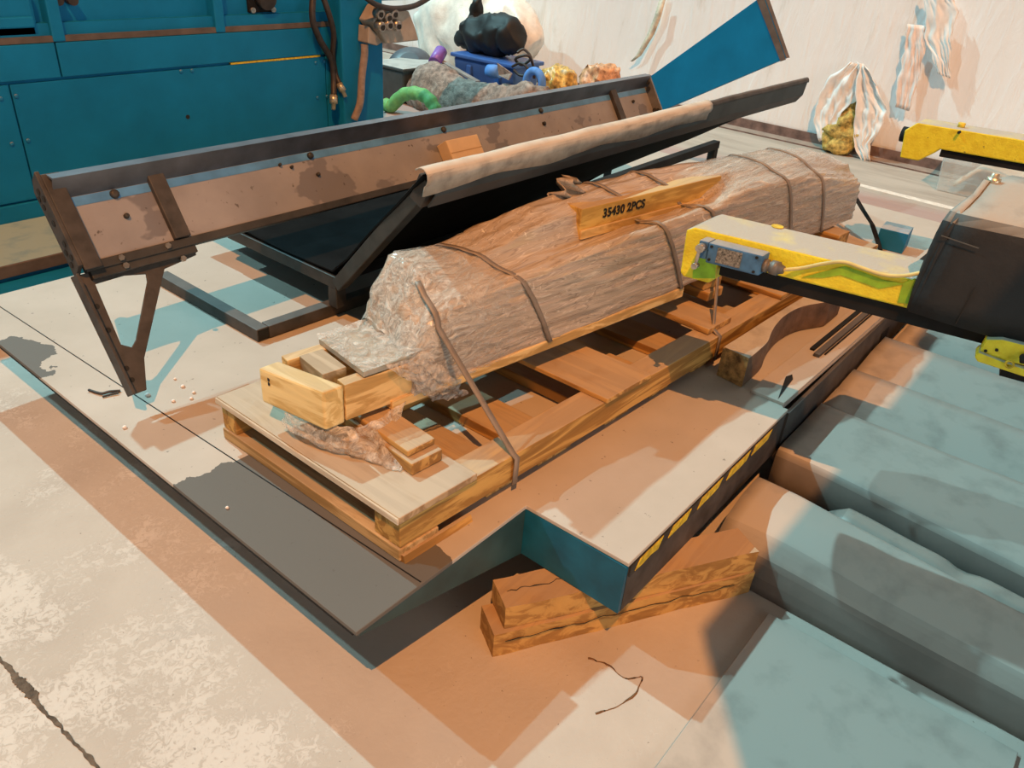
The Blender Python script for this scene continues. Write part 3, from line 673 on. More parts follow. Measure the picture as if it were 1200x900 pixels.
# straps over the bundle
def strap(ub, ut, label, pts=None, wdt=.017, vmax=.999, low=None):
    if pts is None:
        pts = []
        for k, (v, z) in enumerate(resample(section((ub + ut) / 2, .011), 40)):
            s = k / 39
            if s > vmax: break
            u = ub + (ut - ub) * min(1, s * 1.35)
            zz = resample(section(u, .011), 40)[k]
            pts.append(UV(u, zz[0], zz[1]))
        if low: pts = [Vector(low)] + pts
    b = MB(); L = []; R_ = []; n_ = len(pts)
    for i, p in enumerate(pts):
        q = p - D * wdt / 2; r = p + D * wdt / 2; L.append(q); R_.append(r)
    b.grid([L, R_], True); return b.build('packing_strap', MSTRAP, None, 0, label, 'strap', 'packing straps around the bundle', solid=.0025)
strap(.68, .36, 'grey strap around the middle of the near half of the bundle')
strap(1.30, .92, 'diagonal strap across the stencilled timber, left one of two')
strap(1.58, 1.12, 'diagonal strap across the stencilled timber, right one of two')
strap(1.98, 1.72, 'strap around the far wrapped end, left one of two')
strap(2.22, 1.98, 'strap around the far wrapped end, right one of two')
sec = resample(section(.30, .009), 40)
low = [Vector((1.285, .940, T + .03)), Vector((1.285, .938, PT - .004)), Vector((1.283, .95, PT + .004))]
stp = [low[0], low[1], low[2]] + [UV(.27 + .0 * k, sec[k][0] - .0, sec[k][1]) for k in range(9, 17)]
mid = [low[2].lerp(stp[3], s) for s in (.25, .5, .75)]
strap(0, 0, 'loose strap running from the bundle down over the pallet edge', [low[0], low[1], low[2]] + mid + stp[3:])
q0 = UV(1.66, -.012, .80); lo2 = [Vector((2.30, ln(.972, 2.30) - .004, T + .03)), Vector((2.30, ln(.972, 2.3) - .004, PT - .002)), Vector((2.31, ln(.972, 2.3) + .03, PT + .012))]
strap(0, 0, 'strap tying the bundle to the pallet edge below the yellow arm', lo2 + [lo2[2].lerp(UV(1.50, -.014, .58), s) for s in (.25, .5, .75, 1)] + [UV(1.50, -.018, .66), UV(1.48, -.018, .78)])

# blocks and loose boards on the pallet
def block(c, sx, sy, sz, rot, mt, label, name='timber_block', bev=.004, grp=None, cat='timber block'):
    b = MB(); m = Matrix.Rotation(rot, 3, 'Z'); c = Vector(c)
    def P(x, y, z): return c + m @ Vector((x, y, 0)) + Vector((0, 0, z))
    b.hexa([P(-sx / 2, -sy / 2, 0), P(sx / 2, -sy / 2, 0), P(sx / 2, sy / 2, 0), P(-sx / 2, sy / 2, 0)], [P(-sx / 2, -sy / 2, sz), P(sx / 2, -sy / 2, sz), P(sx / 2, sy / 2, sz), P(-sx / 2, sy / 2, sz)])
    return b.build(name, mt, None, bev, label, cat, grp)
block((1.09, 1.245, PT + .0215), .095, .40, .034, -.08, WGOLDY, 'lower of two timber blocks under the near end of the bundle')
block((1.095, 1.26, PT + .0565), .085, .38, .018, -.08, WGOLDY, 'thin upper block directly under the near end of the bundle')
block((2.36, 1.09, PT + .001), .155, .36, .022, -.06, WGOLDY, 'loose pine board lying across the pallet below the limit switch', 'loose_board', cat='board')
block((2.53, 1.15, PT + .024), .10, .26, .036, -.1, WGOLDY, 'lower offcut of the small stack by the yellow arm tip')
block((2.54, 1.16, PT + .0615), .10, .25, .036, -.2, WGOLDY, 'upper offcut of the small stack by the yellow arm tip')
block((3.30, 1.02, PT + .0215), .10, .36, .12, -.1, WGOLDY, 'timber block under the far end of the bundle')
block((3.62, .90, T + .001), .12, .22, .13, -.1, WGOLDY, 'dusty timber block standing at the far end of the pallet')
block((4.10, .82, T + .001), .14, .13, .10, .1, MTEALD, 'small teal steel block on the platform beside the bent bar', 'steel_block', .003, cat='block')
b = MB(); ps = [PX(998, 224, 4.12), PX(1012, 247, 4.06), PX(1022, 263, 4.03), PX(1028, 280, 4.02), PX(1030, 296, 4.0)]
ps[-1].z = T + .006
rows = [[p + Vector((0, -.012, 0)) for p in ps], [p + Vector((0, .012, 0)) for p in ps]]
b.grid(rows, False); b.build('bent_bar', MBLACK, None, 0, 'bent black flat bar sticking up behind the yellow arm', 'bar', solid=.02)

# curved cast piece on the deck
t = thing('curved_casting', (2.7, .82, T), 'thick curved dusty casting lying on the platform beside the slotted rail', 'casting')
CZ = .43
lf = smooth_path([PZ(a_, c_, CZ) for a_, c_ in ((848, 406), (872, 391), (905, 370), (941, 348), (985, 323))], 4)
rt = smooth_path([PZ(a_, c_, CZ) for a_, c_ in ((878, 420), (890, 410), (900, 400), (904, 390), (910, 380), (921, 369), (941, 359), (974, 353), (1012, 347))], 4)
for p in lf: p.y = min(p.y, ln(.972, p.x) - .006)
for p in rt: p.y = max(p.y, .722)
def up_(p, z): return Vector((p.x, p.y, z))
nl_ = len(lf); rows = []
for i in range(33):
    a = lf[min(nl_ - 1, i * (nl_ - 1) // 32)].copy(); f_ = i * (nl_ - 1) / 32; k_ = min(int(f_), nl_ - 2); a = lf[k_].lerp(lf[k_ + 1], f_ - k_)
    f_ = i * (len(rt) - 1) / 32; k_ = min(int(f_), len(rt) - 2); c = rt[k_].lerp(rt[k_ + 1], f_ - k_)
    rows.append([up_(c, T + .002), up_(c, CZ), up_(a, CZ), up_(a, T + .002)])
b = MB(); b.grid(rows, False, True); b.add(rows[0], [(0, 1, 2, 3)]); b.add(rows[-1], [(3, 2, 1, 0)])
b.build('casting_body', plain('dusty_brown_casting', (.14, .085, .055), .7, 0, .4, 20, dust=1.0, dustc=(.52, .47, .40), bmp=.3), t, .003)
r0 = rows[0]; b = MB(); b.prism([v + Vector((-.003, 0, 0)) for v in r0], (.002, 0, 0)); b.build('rough_end', plain('rough_golden_break', (.42, .25, .09), .8, 0, .7, 40, bmp=.8), t)

# ================================================================== trough
A = math.radians(56); TP = Vector((0, 1.919, .39)); TD = Vector((0, math.cos(A), math.sin(A))); TN = Vector((0, -math.sin(A), math.cos(A)))
def TR(x, s, n_=0.0): p = TP + TD * s + TN * n_; return Vector((x, p.y, p.z))
def tplate(x0, x1, s0, s1, n0, n1):
    return [TR(x0, s0, n0), TR(x1, s0, n0), TR(x1, s1, n0), TR(x0, s1, n0)], [TR(x0, s0, n1), TR(x1, s0, n1), TR(x1, s1, n1), TR(x0, s1, n1)]
tr = thing('conveyor_trough', (2.3, 2.15, T), 'long brown dusty steel trough tipped on its side with ribs and a bracket leg', 'trough')
b = MB(); b.hexa(*tplate(.83, 3.92, .378, .56, -.006, 0)); b.build('trough_floor', MTROUGH, tr)
fl0 = TR(0, .56); fl1 = Vector((0, 2.205, .915))
b = MB(); b.prism([(.835, fl0.y, fl0.z), (.835, fl0.y + .006, fl0.z + .003), (.835, fl1.y + .006, fl1.z), (.835, fl1.y + .04, fl1.z + .004), (.835, fl1.y + .04, fl1.z + .008), (.835, fl1.y, fl1.z + .006)], (3.085, 0, 0)); b.build('rear_flange', plain('blue_grey_steel', (.16, .17, .20), .35, .5, .3, 9), tr)
b = MB(); b.hexa(*tplate(.83, 3.92, .352, .378, -.012, .012)); b.build('front_lip', MSTEEL, tr, .003)
b = MB(); b.hexa(*tplate(.835, 3.91, .533, .559, .0003, .0012)); b.build('blue_strip', plain('blue_strip_tone', (.085, .24, .48), .45, 0, .3, 10), tr)  # blue band along the inner corner of the trough floor
def endplate(x, sgn):
    th = .012
    P_ = [TR(x, .35, -.035), TR(x, .60, -.035), TR(x, .625, -.01), TR(x, .635, .03), TR(x, .37, .03)]
    b = MB(); b.prism(P_, (th * sgn, 0, 0)); e = b.build('end_plate', MRUST, tr, .002)
    b = MB(); b.hexa(*tplate(x + (.012 if sgn > 0 else -.06), x + (.06 if sgn > 0 else -.012), .355, .625, .022, .03)); b.build('end_flange', MRUST, tr, .002)
    return e
ep = endplate(.81, 1); 
b = MB(); b.prism([TR(3.915, .38, -.01), TR(3.915, .62, -.01), TR(3.915, .63, .01), TR(3.915, .61, .05), TR(3.915, .38, .05)], (.012, 0, 0)); b.build('end_plate', plain('grey_end_steel', (.22, .21, .21), .45, .3, .3, 12), tr, .002)
for (s, n_) in ((.59, .0), (.565, .012), (.55, -.012), (.575, -.018), (.50, .0), (.44, .005), (.42, -.01), (.40, .01), (.385, -.012)):
    b = MB(); p = TR(.8095, s, n_); b.cyl(p, p - Vector((.002, 0, 0)), .0085, 12); b.build('bolt_hole', MINK, ep)
for (s, n_) in ((.60, .018), (.575, .03), (.545, .02), (.42, .03), (.40, .018), (.43, .012)):
    b = MB(); p = TR(3.9145, s, n_); b.cyl(p, p - Vector((.008, 0, 0)), .011, 10); b.build('bolt', MSTEEL, tr)
for x in (1.10, 3.56):
    b = MB(); b.hexa(*tplate(x, x + .05, .38, .60, .0, .02)); b.build('rib', MRUST, tr, .003)
for (x, s, big) in ((.995, .545, 1), (1.0, .478, .6), (1.68, .545, .9), (1.68, .478, .5), (2.34, .545, .9), (2.98, .545, .9), (2.97, .485, .7), (3.75, .5, .6), (1.55, .535, .4), (1.59, .52, .4)):
    b = MB(); p = TR(x, s, 0); b.tube([p, p + TN * .010, p + TN * .013], [.0135 * big, .012 * big, .006 * big], 10); b.build('bolt', MSTEEL, tr)
# bracket leg with a triangular opening
lv = dict(a=(.80, .352), b=(1.14, .352), c=(1.14, .325), d=(1.05, .31), e=(.885, .08), f=(.85, .0), g=(.805, .0))
outer = [TR(.795, .355, -.013), TR(1.155, .355, -.013), TR(1.155, .325, -.013), TR(1.045, .31, -.013), TR(.88, .085, -.013), TR(.848, .0, -.013), TR(.795, .0, -.013)]
inner = [TR(.845, .32, -.013), TR(.93, .322, -.013), TR(.988, .31, -.013), TR(.982, .288, -.013), TR(.882, .142, -.013), TR(.862, .125, -.013), TR(.838, .142, -.013)]
b = MB(); b.ring_prism(outer, inner, -TN * .008); lg = b.build('bracket_leg', MRUST, tr, .0015)
b = MB(); b.hexa(*tplate(.795, .803, 0, .352, -.013, .028)); b.build('leg_flange', MRUST, lg, .0015)
b = MB(); b.hexa(*tplate(.84, 1.155, .33, .356, -.013, .006)); b.build('top_flange', MSTEEL, lg, .002)
for s in (.04, .075, .19, .26):
    b = MB(); p = TR(.823, s, -.0125); b.cyl(p, p + TN * .001, .0075, 10); b.build('bolt_hole', MINK, lg)
for (x, s) in ((.93, .366), (1.07, .366), (.935, .343), (1.10, .32)):
    b = MB(); p = TR(x, s, .006 if s < .36 else .012); b.cyl(p, p + TN * .008, .009, 6); b.build('nut', MMETAL, tr)
# trough stands on rear props
for x in (3.2, 3.7):
    b = MB(); b.bar((x, 2.27, T + .001), (x, 2.235, .80), .04, .012, (1, 0, 0)); b.build('prop', MBLACK, tr)
# cardboard box lying in the trough
cb_ = thing('cardboard_box', TR(2.37, .41, .02), 'small brown cardboard box lying in the dusty trough', 'box')
b = MB(); b.hexa(*tplate(2.27, 2.455, .385, .487, .002, .06)); b.build('carton', MCARD, cb_, .003)
b = MB(); b.hexa(*tplate(2.35, 2.43, .392, .40, .0605, .061)); b.build('printed_mark', MINK, cb_)
b = MB(); b.hexa(*tplate(2.272, 2.453, .432, .436, .0605, .0608)); b.build('flap_seam', plain('carton_seam', (.48, .30, .14)), cb_)

# ================================================================== black chute on its frame
ch = thing('steel_chute', (3.0, 2.1, T), 'black bent sheet chute with folded dusty rim standing between trough and bundle', 'chute')
RXA, RXB, RY, RZ = 1.355, 3.83, 1.353, 1.04
rows = []
for i in range(31):
    s = i / 30; row = []
    xa = RXA + (RXB - RXA) * s
    for (k, y, z, sh) in ((0, RY, RZ, 0), (.25, 1.52, .90, .0), (.5, 1.69, .765, .0), (.8, 1.89, .60, -.0), (1, 2.03, .50, 0), (1.3, 2.3, .49, 0), (1.6, 2.62, .50, 0), (1.9, 2.95, .53, 0)):
        x = xa if k <= 1 else xa
        x0_ = RXA + (1.60 - RXA) * min(1, k); x1_ = RXB + (4.40 - RXB) * min(1, k); x = x0_ + (x1_ - x0_) * s
        far_ = max(0, (s - .30) / .70)
        if k > 0:
            kk = min(k, 1); y = y + ((RY + (1.72 - RY) * kk) - y) * far_ if k <= 1 else y + (1.72 - y) * min(1, far_ * 3); z = z + ((RZ + (.80 - RZ) * kk) - z) * far_ if k <= 1 else z + ((.50 + (.80 - .50) * far_) - z) * min(1, far_ * 3)
            if k > 1 and far_ > 0: y = max(y, 2.03 + (1.72 - 2.03) * far_ + .001 * k)
        row.append(Vector((x, y + .012 * nz((x * 2, k, 1), 1), z + .01 * nz((x * 2, k, 4), 1))))
    rows.append(row)
b = MB(); b.grid(rows, False); b.build('chute_sheet', MCHUTE, ch, solid=.006)
# outer lip below the rim
rows = []
for i in range(31):
    x = RXA + .04 + (RXB - RXA - .04) * i / 30; rows.append([Vector((x, RY - .012, RZ - .005)), Vector((x, RY - .005, RZ - .06 - .006 * nz((x * 5, 0, 0), 1))), Vector((x, RY + .02, RZ - .095))])
b = MB(); b.grid(rows, False); b.build('rim_skirt', MRIMS, ch, solid=.004)
rows = []
for i in range(61):
    x = RXA - .01 + (2.86 - RXA) * i / 60; r = .024 + .004 * nz((x * 6, 1, 1), 1); row = []
    for k in range(13):
        a = math.radians(-75 + 215 * k / 12); row.append(Vector((x, RY - .004 - r * math.cos(a) + .004 * nz((x * 9, k, 2), 1), RZ - .005 + r * math.sin(a) * 1.0 - (.018 + .012 * nz((x * 4, 3, 3), 1) if k == 0 else 0))))
    rows.append(row)
b = MB(); b.grid(rows); b.build('folded_rim', MLIP, ch, solid=.003)
rows = []
for i in range(31):
    x = 2.82 + (RXB - 2.80) * i / 30; row = []
    for k in range(7):
        a = math.radians(-10 + 120 * k / 6); row.append(Vector((x, RY - .012 * math.cos(a), RZ - .003 + .016 * math.sin(a) + .004 * nz((x * 7, 5, 5), 1))))
    rows.append(row)
b = MB(); b.grid(rows); b.build('folded_rim', MRUST, ch, solid=.003)
FX = 1.615; S4 = .045
b = MB(); b.bar((FX, 2.66, .462), (FX, 2.01, .462), S4, S4); b.build('cross_tube', MSTEEL, ch, .003)
b = MB(); b.bar((FX, 2.01, .455), (RXA + .055, RY + .05, RZ - .06), S4, S4, (1, 0, 0)); b.bar((RXA + .05, RY + .055, RZ - .09), (RXA + .05, RY + .02, RZ - .02), S4, S4, (1, 0, 0)); b.build('slope_tube', MSTEEL, ch, .003)
b = MB(); b.bar((FX, 2.03, .44), (FX, 2.03, T + .045), S4, S4, (1, 0, 0)); b.build('leg', MSTEEL, ch, .003)
b = MB(); b.bar((FX + .02, 2.05, .47), (4.56, 2.05, .497), S4, S4); b.build('side_tube', MBLACK, ch, .003)
b = MB(); b.bar((4.53, 2.05, .474), (4.53, 2.05, T + .001), S4, S4, (1, 0, 0)); b.build('leg', MBLACK, ch, .003)
b = MB(); b.bar((1.318, 2.68, T + .024), (1.318, 2.055, T + .024), S4, S4); b.build('foot_tube', MRUST, ch, .003)
b = MB(); b.bar((1.342, 2.075, T + .024), (2.6, 2.03, T + .024), S4, S4); b.build('foot_tube', MRUST, ch, .003)
b = MB(); b.box(1.298, 1.339, 2.0535, 2.0545, T + .006, T + .042); b.build('tube_opening', MINK, ch)

# ================================================================== teal machine behind
MY = 4.3
mc = thing('teal_machine', (1.5, 5.0, 0), 'large teal painted machine cabinet with riveted panels behind the trough', 'machine')
b = MB(); b.box(-2.2, 3.86, MY + .02, 5.7, 0, 1.0); b.box(-2.2, 3.86, MY + .07, 5.7, 1.0, 1.5); b.build('cabinet', MTEAL, mc)
b = MB(); b.box(-2.2, 3.86, 3.76, MY - .014, .001, .10); b.build('base_step', MTEALB, mc, .004)
b = MB(); b.box(-2.2, 3.86, 3.745, 3.759, .045, .10); b.build('step_edge', MLEDGE, mc, .002)
b = MB(); b.box(-2.2, 3.86, 3.46, 3.744, .001, .03); b.build('base_step', MTEAL, mc, .003)  # added low teal slab standing in for a shaded strip of floor
for (xa, xb) in ((-2.2, PY(10, 98, MY).x - .004), (PY(10, 98, MY).x + .004, PY(382, 90, MY).x - .004), (PY(382, 90, MY).x + .004, 3.70)):
    b = MB(); b.box(xa, xb, MY, MY + .02, .19, .742); b.build('lower_panel', MTEAL, mc, .002)
b = MB(); b.box(-2.2, 3.86, MY - .012, MY + .02, .0, .18); b.build('plinth', MTEAL, mc, .004)
for (xa, xb) in ((-2.2, PY(66, 60, MY).x - .004), (PY(66, 60, MY).x + .004, 3.70)):
    b = MB(); b.box(xa, xb, MY - .004, MY + .02, .757, .915); b.build('middle_panel', MTEAL, mc, .003)
b = MB(); b.box(-2.2, 3.70, MY + .0, MY + .07, .918, .945); b.build('ledge', MLEDGE, mc)
b = MB(); b.box(PY(270, 70, MY).x, PY(375, 62, MY).x, MY - .001, MY + .019, .744, .754); b.build('yellow_strip', MHAZ, mc)
for px in (66, 258):
    x = PY(px, 30, MY).x; b = MB(); b.box(x - .03, x + .03, MY - .005, MY + .08, .918, 1.5); b.build('rib', MTEAL, mc, .006)
for (px, py) in ((19, 113), (33, 165), (1, 116), (14, 169), (212, 84), (225, 83), (370, 74), (380, 72), (372, 115), (383, 113)):
    p = PY(px, py, MY); b = MB(); b.tube([p, p - Vector((0, .004, 0)), p - Vector((0, .006, 0))], [.011, .009, .003], 10); b.build('rivet', MTEALD, mc)
p = PY(220, 137, MY); b = MB(); b.cyl(p, p - Vector((0, .002, 0)), .012, 12); b.build('hole', MINK, mc)
# recessed handle cover, upper left
a = PY(-10, 27, MY + .06); c = PY(36, 8, MY + .06)
b = MB(); b.box(-.2, c.x, MY + .02, MY + .07, a.z - .07, a.z + .15); b.build('handle_cover', MTEAL, mc, .02)
b = MB(); b.box(-.2, c.x - .02, MY - .0, MY + .02, a.z - .02, a.z + .03); b.build('handle_bar', MTEAL, mc, .008)
p = PY(309, 2, MY + .03); cn = MB(); cn.box(p.x - .09, p.x + .09, MY + .05, MY + .075, p.z - .06, p.z + .10); cn = cn.build('socket_plate', MBLACK, mc, .006)
b = MB(); b.cyl((p.x, MY + .05, p.z + .03), (p.x, MY - .02, p.z + .01), .055, 18); b.build('socket', MHOSE, cn)
for dx in (-.07, .07):
    b = MB(); b.cyl((p.x + dx, MY + .05, p.z - .045), (p.x + dx, MY + .035, p.z - .045), .016, 10); b.build('bolt', MMETAL, cn)
for px in (68, 85):
    q = PY(px, 0, MY + .03); b = MB(); b.cyl((q.x, MY + .07, q.z), (q.x, MY + .02, q.z), .025, 12); b.build('bolt', MHOSE, mc)
# end column and top overhang
ca = PY(388, 100, MY - .05).x; cb2 = PY(447, 100, MY - .1).x
b = MB(); b.box(ca + .06, cb2 + .02, MY - .10, 5.5, 0, 1.5); col = b.build('end_column', MTEAL, mc, .01)
b = MB(); b.bar(PY(402, 65, MY - .03), PY(420, 128, MY - .03), .03, .03, (0, 1, 0)); b.build('diagonal_brace', MTEAL, mc, .004)
q = PY(420, 8, MY - .1); b = MB(); b.box(q.x - .1, 4.93, MY - .1, MY + .12, q.z + .03, 1.3); b.build('overhang', MTEAL, mc, .01)
b = MB(); b.box(-2.2, 3.86, MY + .1, 5.7, 1.505, 1.85); b.build('top_housing', MTEAL, mc, .02)
# electrical box on the column
eb = thing('junction_box', PY(445, 50, MY - .14), 'beige electrical box with row of sockets on the machine column', 'electrical box')
pts = [PY(420, 22, MY - .11), PY(436, 48, MY - .11), PY(474, 44, MY - .11), PY(470, 30, MY - .11), PY(462, 10, MY - .11), PY(430, 4, MY - .11)]
b = MB(); b.prism(pts, (0, -.14, 0)); b.build('housing', MBOX, eb, .008)
pts = [PY(420, 28, MY - .105), PY(419, 48, MY - .105), PY(430, 51, MY - .105), PY(437, 46, MY - .105)]
b = MB(); b.prism(pts, (0, -.10, 0)); b.build('cable_entry', MBOX, eb, .006)
for (px, py) in ((441, 14), (451, 18), (458, 14), (443, 29), (452, 27), (462, 28)):
    p = PY(px, py, MY - .25); b = MB(); b.cyl(p, p - Vector((0, .045, .01)), .034, 14, .028); s_ = b.build('socket', MMETAL, eb)
    b = MB(); p2 = p - Vector((0, .046, .01)); b.cyl(p2, p2 - Vector((0, .002, 0)), .018, 12); b.build('socket_hole', MINK, s_)
pts = smooth_path([PY(427, 52, MY - .16), PY(427, 65, MY - .16), PY(424, 90, MY - .15), PY(422, 120, MY - .15), PY(415, 140, MY - .13)])
b = MB(); b.tube(pts, .024, 10); b.build('conduit', MCONDUIT, None, 0, 'brown flexible conduit hanging below the beige electrical box', 'conduit')
def hose(px, r, label, fit=True, y=MY - .06):
    t_ = thing('hydraulic_hose', PY(*px[-1], y), label, 'hose', 'black hoses on the machine')
    pts = smooth_path([PY(a_, c_, y - .03 * math.sin(i * 1.3)) for i, (a_, c_) in enumerate(px)]); b = MB(); b.tube(pts, r, 10); b.build('hose_body', MHOSE, t_)
    if fit:
        e = pts[-1]; d_ = (pts[-1] - pts[-3]).normalized(); b = MB(); b.tube([e, e + d_ * .05, e + d_ * .05, e + d_ * .09], [r * 1.35, r * 1.35, r * .8, r * .7], 8); b.build('brass_end', MBRASS, t_)
hose([(368, -15), (366, 20), (374, 45), (388, 70), (391, 90), (391, 112)], .020, 'left hanging black hose with brass end on the machine')
hose([(374, -15), (385, 15), (391, 40), (390, 65), (393, 85), (398, 98)], .018, 'right hanging black hose with brass end on the machine')
hose([(425, -6), (440, 5), (460, 10), (485, 7), (505, -4)], .017, 'dark hose looping over the top of the electrical box', False, MY - .27)

# ================================================================== pile at the far corner
b = lump([Vector((6.80, 6.75, .30)), Vector((6.80, 6.35, .42)), Vector((6.78, 5.8, .42)), Vector((6.75, 5.4, .40)), Vector((6.75, 5.25, .33))], [(.15, .30), (.3, .52), (.32, .52), (.28, .45), (.1, .2)], 32, .07, 5, .003)
b.build('film_bale', MWHITE, None, 0, 'big bale of crumpled white plastic film against the corner of the machine', 'plastic bale')
bx = thing('storage_tub', (5.95, 4.72, 0), 'blue plastic tub under the black bag', 'tub')
b = MB(); y0, y1, xa, xb = 4.62, 5.36, 5.75, 6.15
b.hexa([(xa + .04, y0 + .04, .0), (xb - .04, y0 + .04, .0), (xb - .04, y1 - .04, 0), (xa + .04, y1 - .04, 0)], [(xa, y0, .44), (xb, y0, .44), (xb, y1, .44), (xa, y1, .44)]); b.build('tub_body', MBLUEBIN, bx, .03)
b = MB(); b.box(xa - .02, xb + .02, y0 - .02, y1 + .02, .435, .47); b.build('rim', MBLUEBIN, bx, .01)
for yy in (4.8, 5.15):
    b = MB(); b.box(xa - .012, xa + .03, yy - .03, yy + .03, .06, .39); b.build('latch', MBLUEBIN, bx, .01)
b = lump([Vector((5.98, 5.5, .52)), Vector((5.95, 5.3, .60)), Vector((5.95, 5.05, .63)), Vector((5.95, 4.85, .64)), Vector((5.93, 4.72, .54))], [(.06, .06), (.13, .16), (.16, .18), (.15, .16), (.05, .06)], 30, .05, 9, .474)
b.build('refuse_bag', MBAG, None, 0, 'crumpled black plastic bag on top of the blue tub', 'bag')
b = lump([Vector((6.16, 5.52, .50)), Vector((6.16, 5.46, .75)), Vector((6.16, 5.44, .90))], [(.07, .07), (.06, .07), (.04, .05)], 16, .03, 12, .474)
b.build('film_twist', MBAG, None, 0, 'twisted black film rising behind the black bag', 'film')
b = lump([PX(486, 122, 5.45), PX(508, 112, 5.45), PX(538, 124, 5.4), PX(575, 128, 5.4), PX(612, 118, 5.4), PX(640, 108, 5.4)], [(.10, .16), (.2, .28), (.18, .24), (.15, .20), (.13, .14), (.03, .03)], 40, .035, 14, .003)
for p in b.v: pass
b.build('dusty_cloth', MCLOTH, None, 0, 'heap of dusty brown cloth lying behind the trough', 'cloth')
b = MB(); b.add([PX(585, 88, 5.42), PX(583, 74, 5.4), PX(600, 86, 5.4), PX(596, 94, 5.36)], [(0, 1, 2, 3)]); b.build('cloth_corner', MCLOTH, bpy.data.objects['dusty_cloth'], solid=.012)
pts = smooth_path([PX(452, 146, 5.0), PX(458, 128, 5.0), PX(470, 113, 5.0), PX(485, 109, 5.0), PX(500, 114, 5.0), PX(509, 126, 5.0), PX(512, 138, 5.0)])
lowp = [Vector((5.0, pts[0].y + .05, .055))]; pts = lowp + pts if pts[0].z > .06 else [Vector((p.x, p.y, max(.06, p.z))) for p in pts]
b = MB(); b.tube(pts, [.056 + .004 * math.sin(i * 1.1) for i in range(len(pts))], 14); b.build('green_hose', MGREEN, None, 0, 'thick green fabric hose bent in an arch beside the machine', 'hose')
gb = thing('grey_bin', (5.5, 5.85, 0), 'dark grey bin with pale lid beside the machine column', 'bin')
pa = PX(444, 82, 5.4); pb = PX(482, 82, 5.4)
b = MB(); b.hexa([(5.35, pb.y + .05, 0), (5.85, pb.y + .05, 0), (5.85, pa.y, 0), (5.35, pa.y, 0)], [(5.3, pb.y, .30), (5.9, pb.y, .30), (5.9, pa.y, .30), (5.3, pa.y, .30)]); b.build('bin_body', MGREYBIN, gb, .02)
b = MB(); b.box(5.28, 5.92, pb.y - .02, pa.y + .02, .302, .33); b.build('bin_lid', MGREYBIN, gb, .01)
p = PX(480, 76, 5.75); b = MB(); nrm = Vector((-.55, -.35, .75)).normalized(); b.tube([p - nrm * .02, p, p + nrm * .03, p + nrm * .055], [.20, .22, .19, .10], 26); b.build('round_lid', MNAVY, None, 0, 'dark navy round lid leaning between white film and brown cloth', 'lid')
p = PX(509, 74, 5.6); q = PX(517, 60, 5.75); b = MB(); b.cyl(p, q, .06, 18); rl = b.build('film_roll', MPURPLE, None, 0, 'purple roll sticking up behind the brown cloth', 'roll')
b = MB(); dq = (q - p).normalized(); b.cyl(q + dq * .001, q + dq * .003, .035, 14); b.build('roll_core', MINK, rl)
b = MB(); b.bar(PX(518, 72, 5.7), PX(560, 96, 5.6), .05, .02); b.build('grey_bar', plain('grey_profile', (.30, .29, .28), .5), None, .003, 'flat grey bar between purple roll and blue tub', 'bar')
p = PX(579, 84, 5.62); b = MB(); b.tube([p + Vector((.0, .07, .0)), p, p + Vector((0, -.07, .01))], [.05, .06, .05], 16); b.build('foam_piece', MFOAMB, None, 0, 'rounded blue foam piece in front of the blue tub', 'foam')
c0 = PX(626, 97, 5.6); b = MB(); pts = [c0 + Vector((0, .085 * math.cos(a_), .095 * math.sin(a_))) for a_ in [2 * math.pi * i / 24 for i in range(25)]]; b.tube(pts, .034, 12, False); b.build('foam_ring', MFOAMB, None, 0, 'blue foam ring at the right end of the brown cloth', 'ring')
wt = [(606, 62), (614, 58), (622, 68), (612, 76), (604, 70), (610, 66), (620, 66), (625, 78), (626, 92)]
b = MB(); b.tube(smooth_path([PX(a_, c_, 5.7 + .05 * math.sin(i)) for i, (a_, c_) in enumerate(wt)]), .012, 8)
b.build('black_cable', MHOSE, None, 0, 'upper tangled loop of black cable hanging off the blue tub', 'cable', 'black cables by the blue tub')
b = MB(); b.tube(smooth_path([PX(a_, c_, 5.65) for a_, c_ in ((600, 78), (610, 74), (618, 80), (617, 88), (609, 88), (602, 82))]), .011, 8)
b.build('black_cable', MHOSE, None, 0, 'lower small loop of black cable hanging off the blue tub', 'cable', 'black cables by the blue tub')
def bag(px0, py0, px1, py1, x, r, mt, label, seed):
    a_, c_ = PX(px0, py0, x), PX(px1, py1, x); a_.z = max(.1, a_.z); 
    b = lump([a_ + Vector((0, .02, -.1)), a_.lerp(c_, .3), a_.lerp(c_, .7), c_ + Vector((0, -.02, -.1))], [(r * .5, r * .5), (r, r), (r, r * .9), (r * .4, r * .4)], 26, .055, 13 + seed, .003); b.build('plastic_bag', mt, None, 0, label, 'bag')
bag(638, 98, 668, 96, 5.9, .13, MYBAG, 'crumpled yellow brown plastic bag behind the trough rim', 0)
bag(686, 94, 722, 92, 5.9, .115, MOBAG, 'crumpled orange plastic bag right of the yellow one', 2)
for nm in ('plastic_bag', 'plastic_bag.001'):
    o = bpy.data.objects[nm]
    zz = min((o.location.z + v.co.z) for v in o.data.vertices)
    for v in o.data.vertices:            # the bags sag to the floor
        h = o.location.z + v.co.z
        if v.co.z < .12: v.co.z -= zz - .002
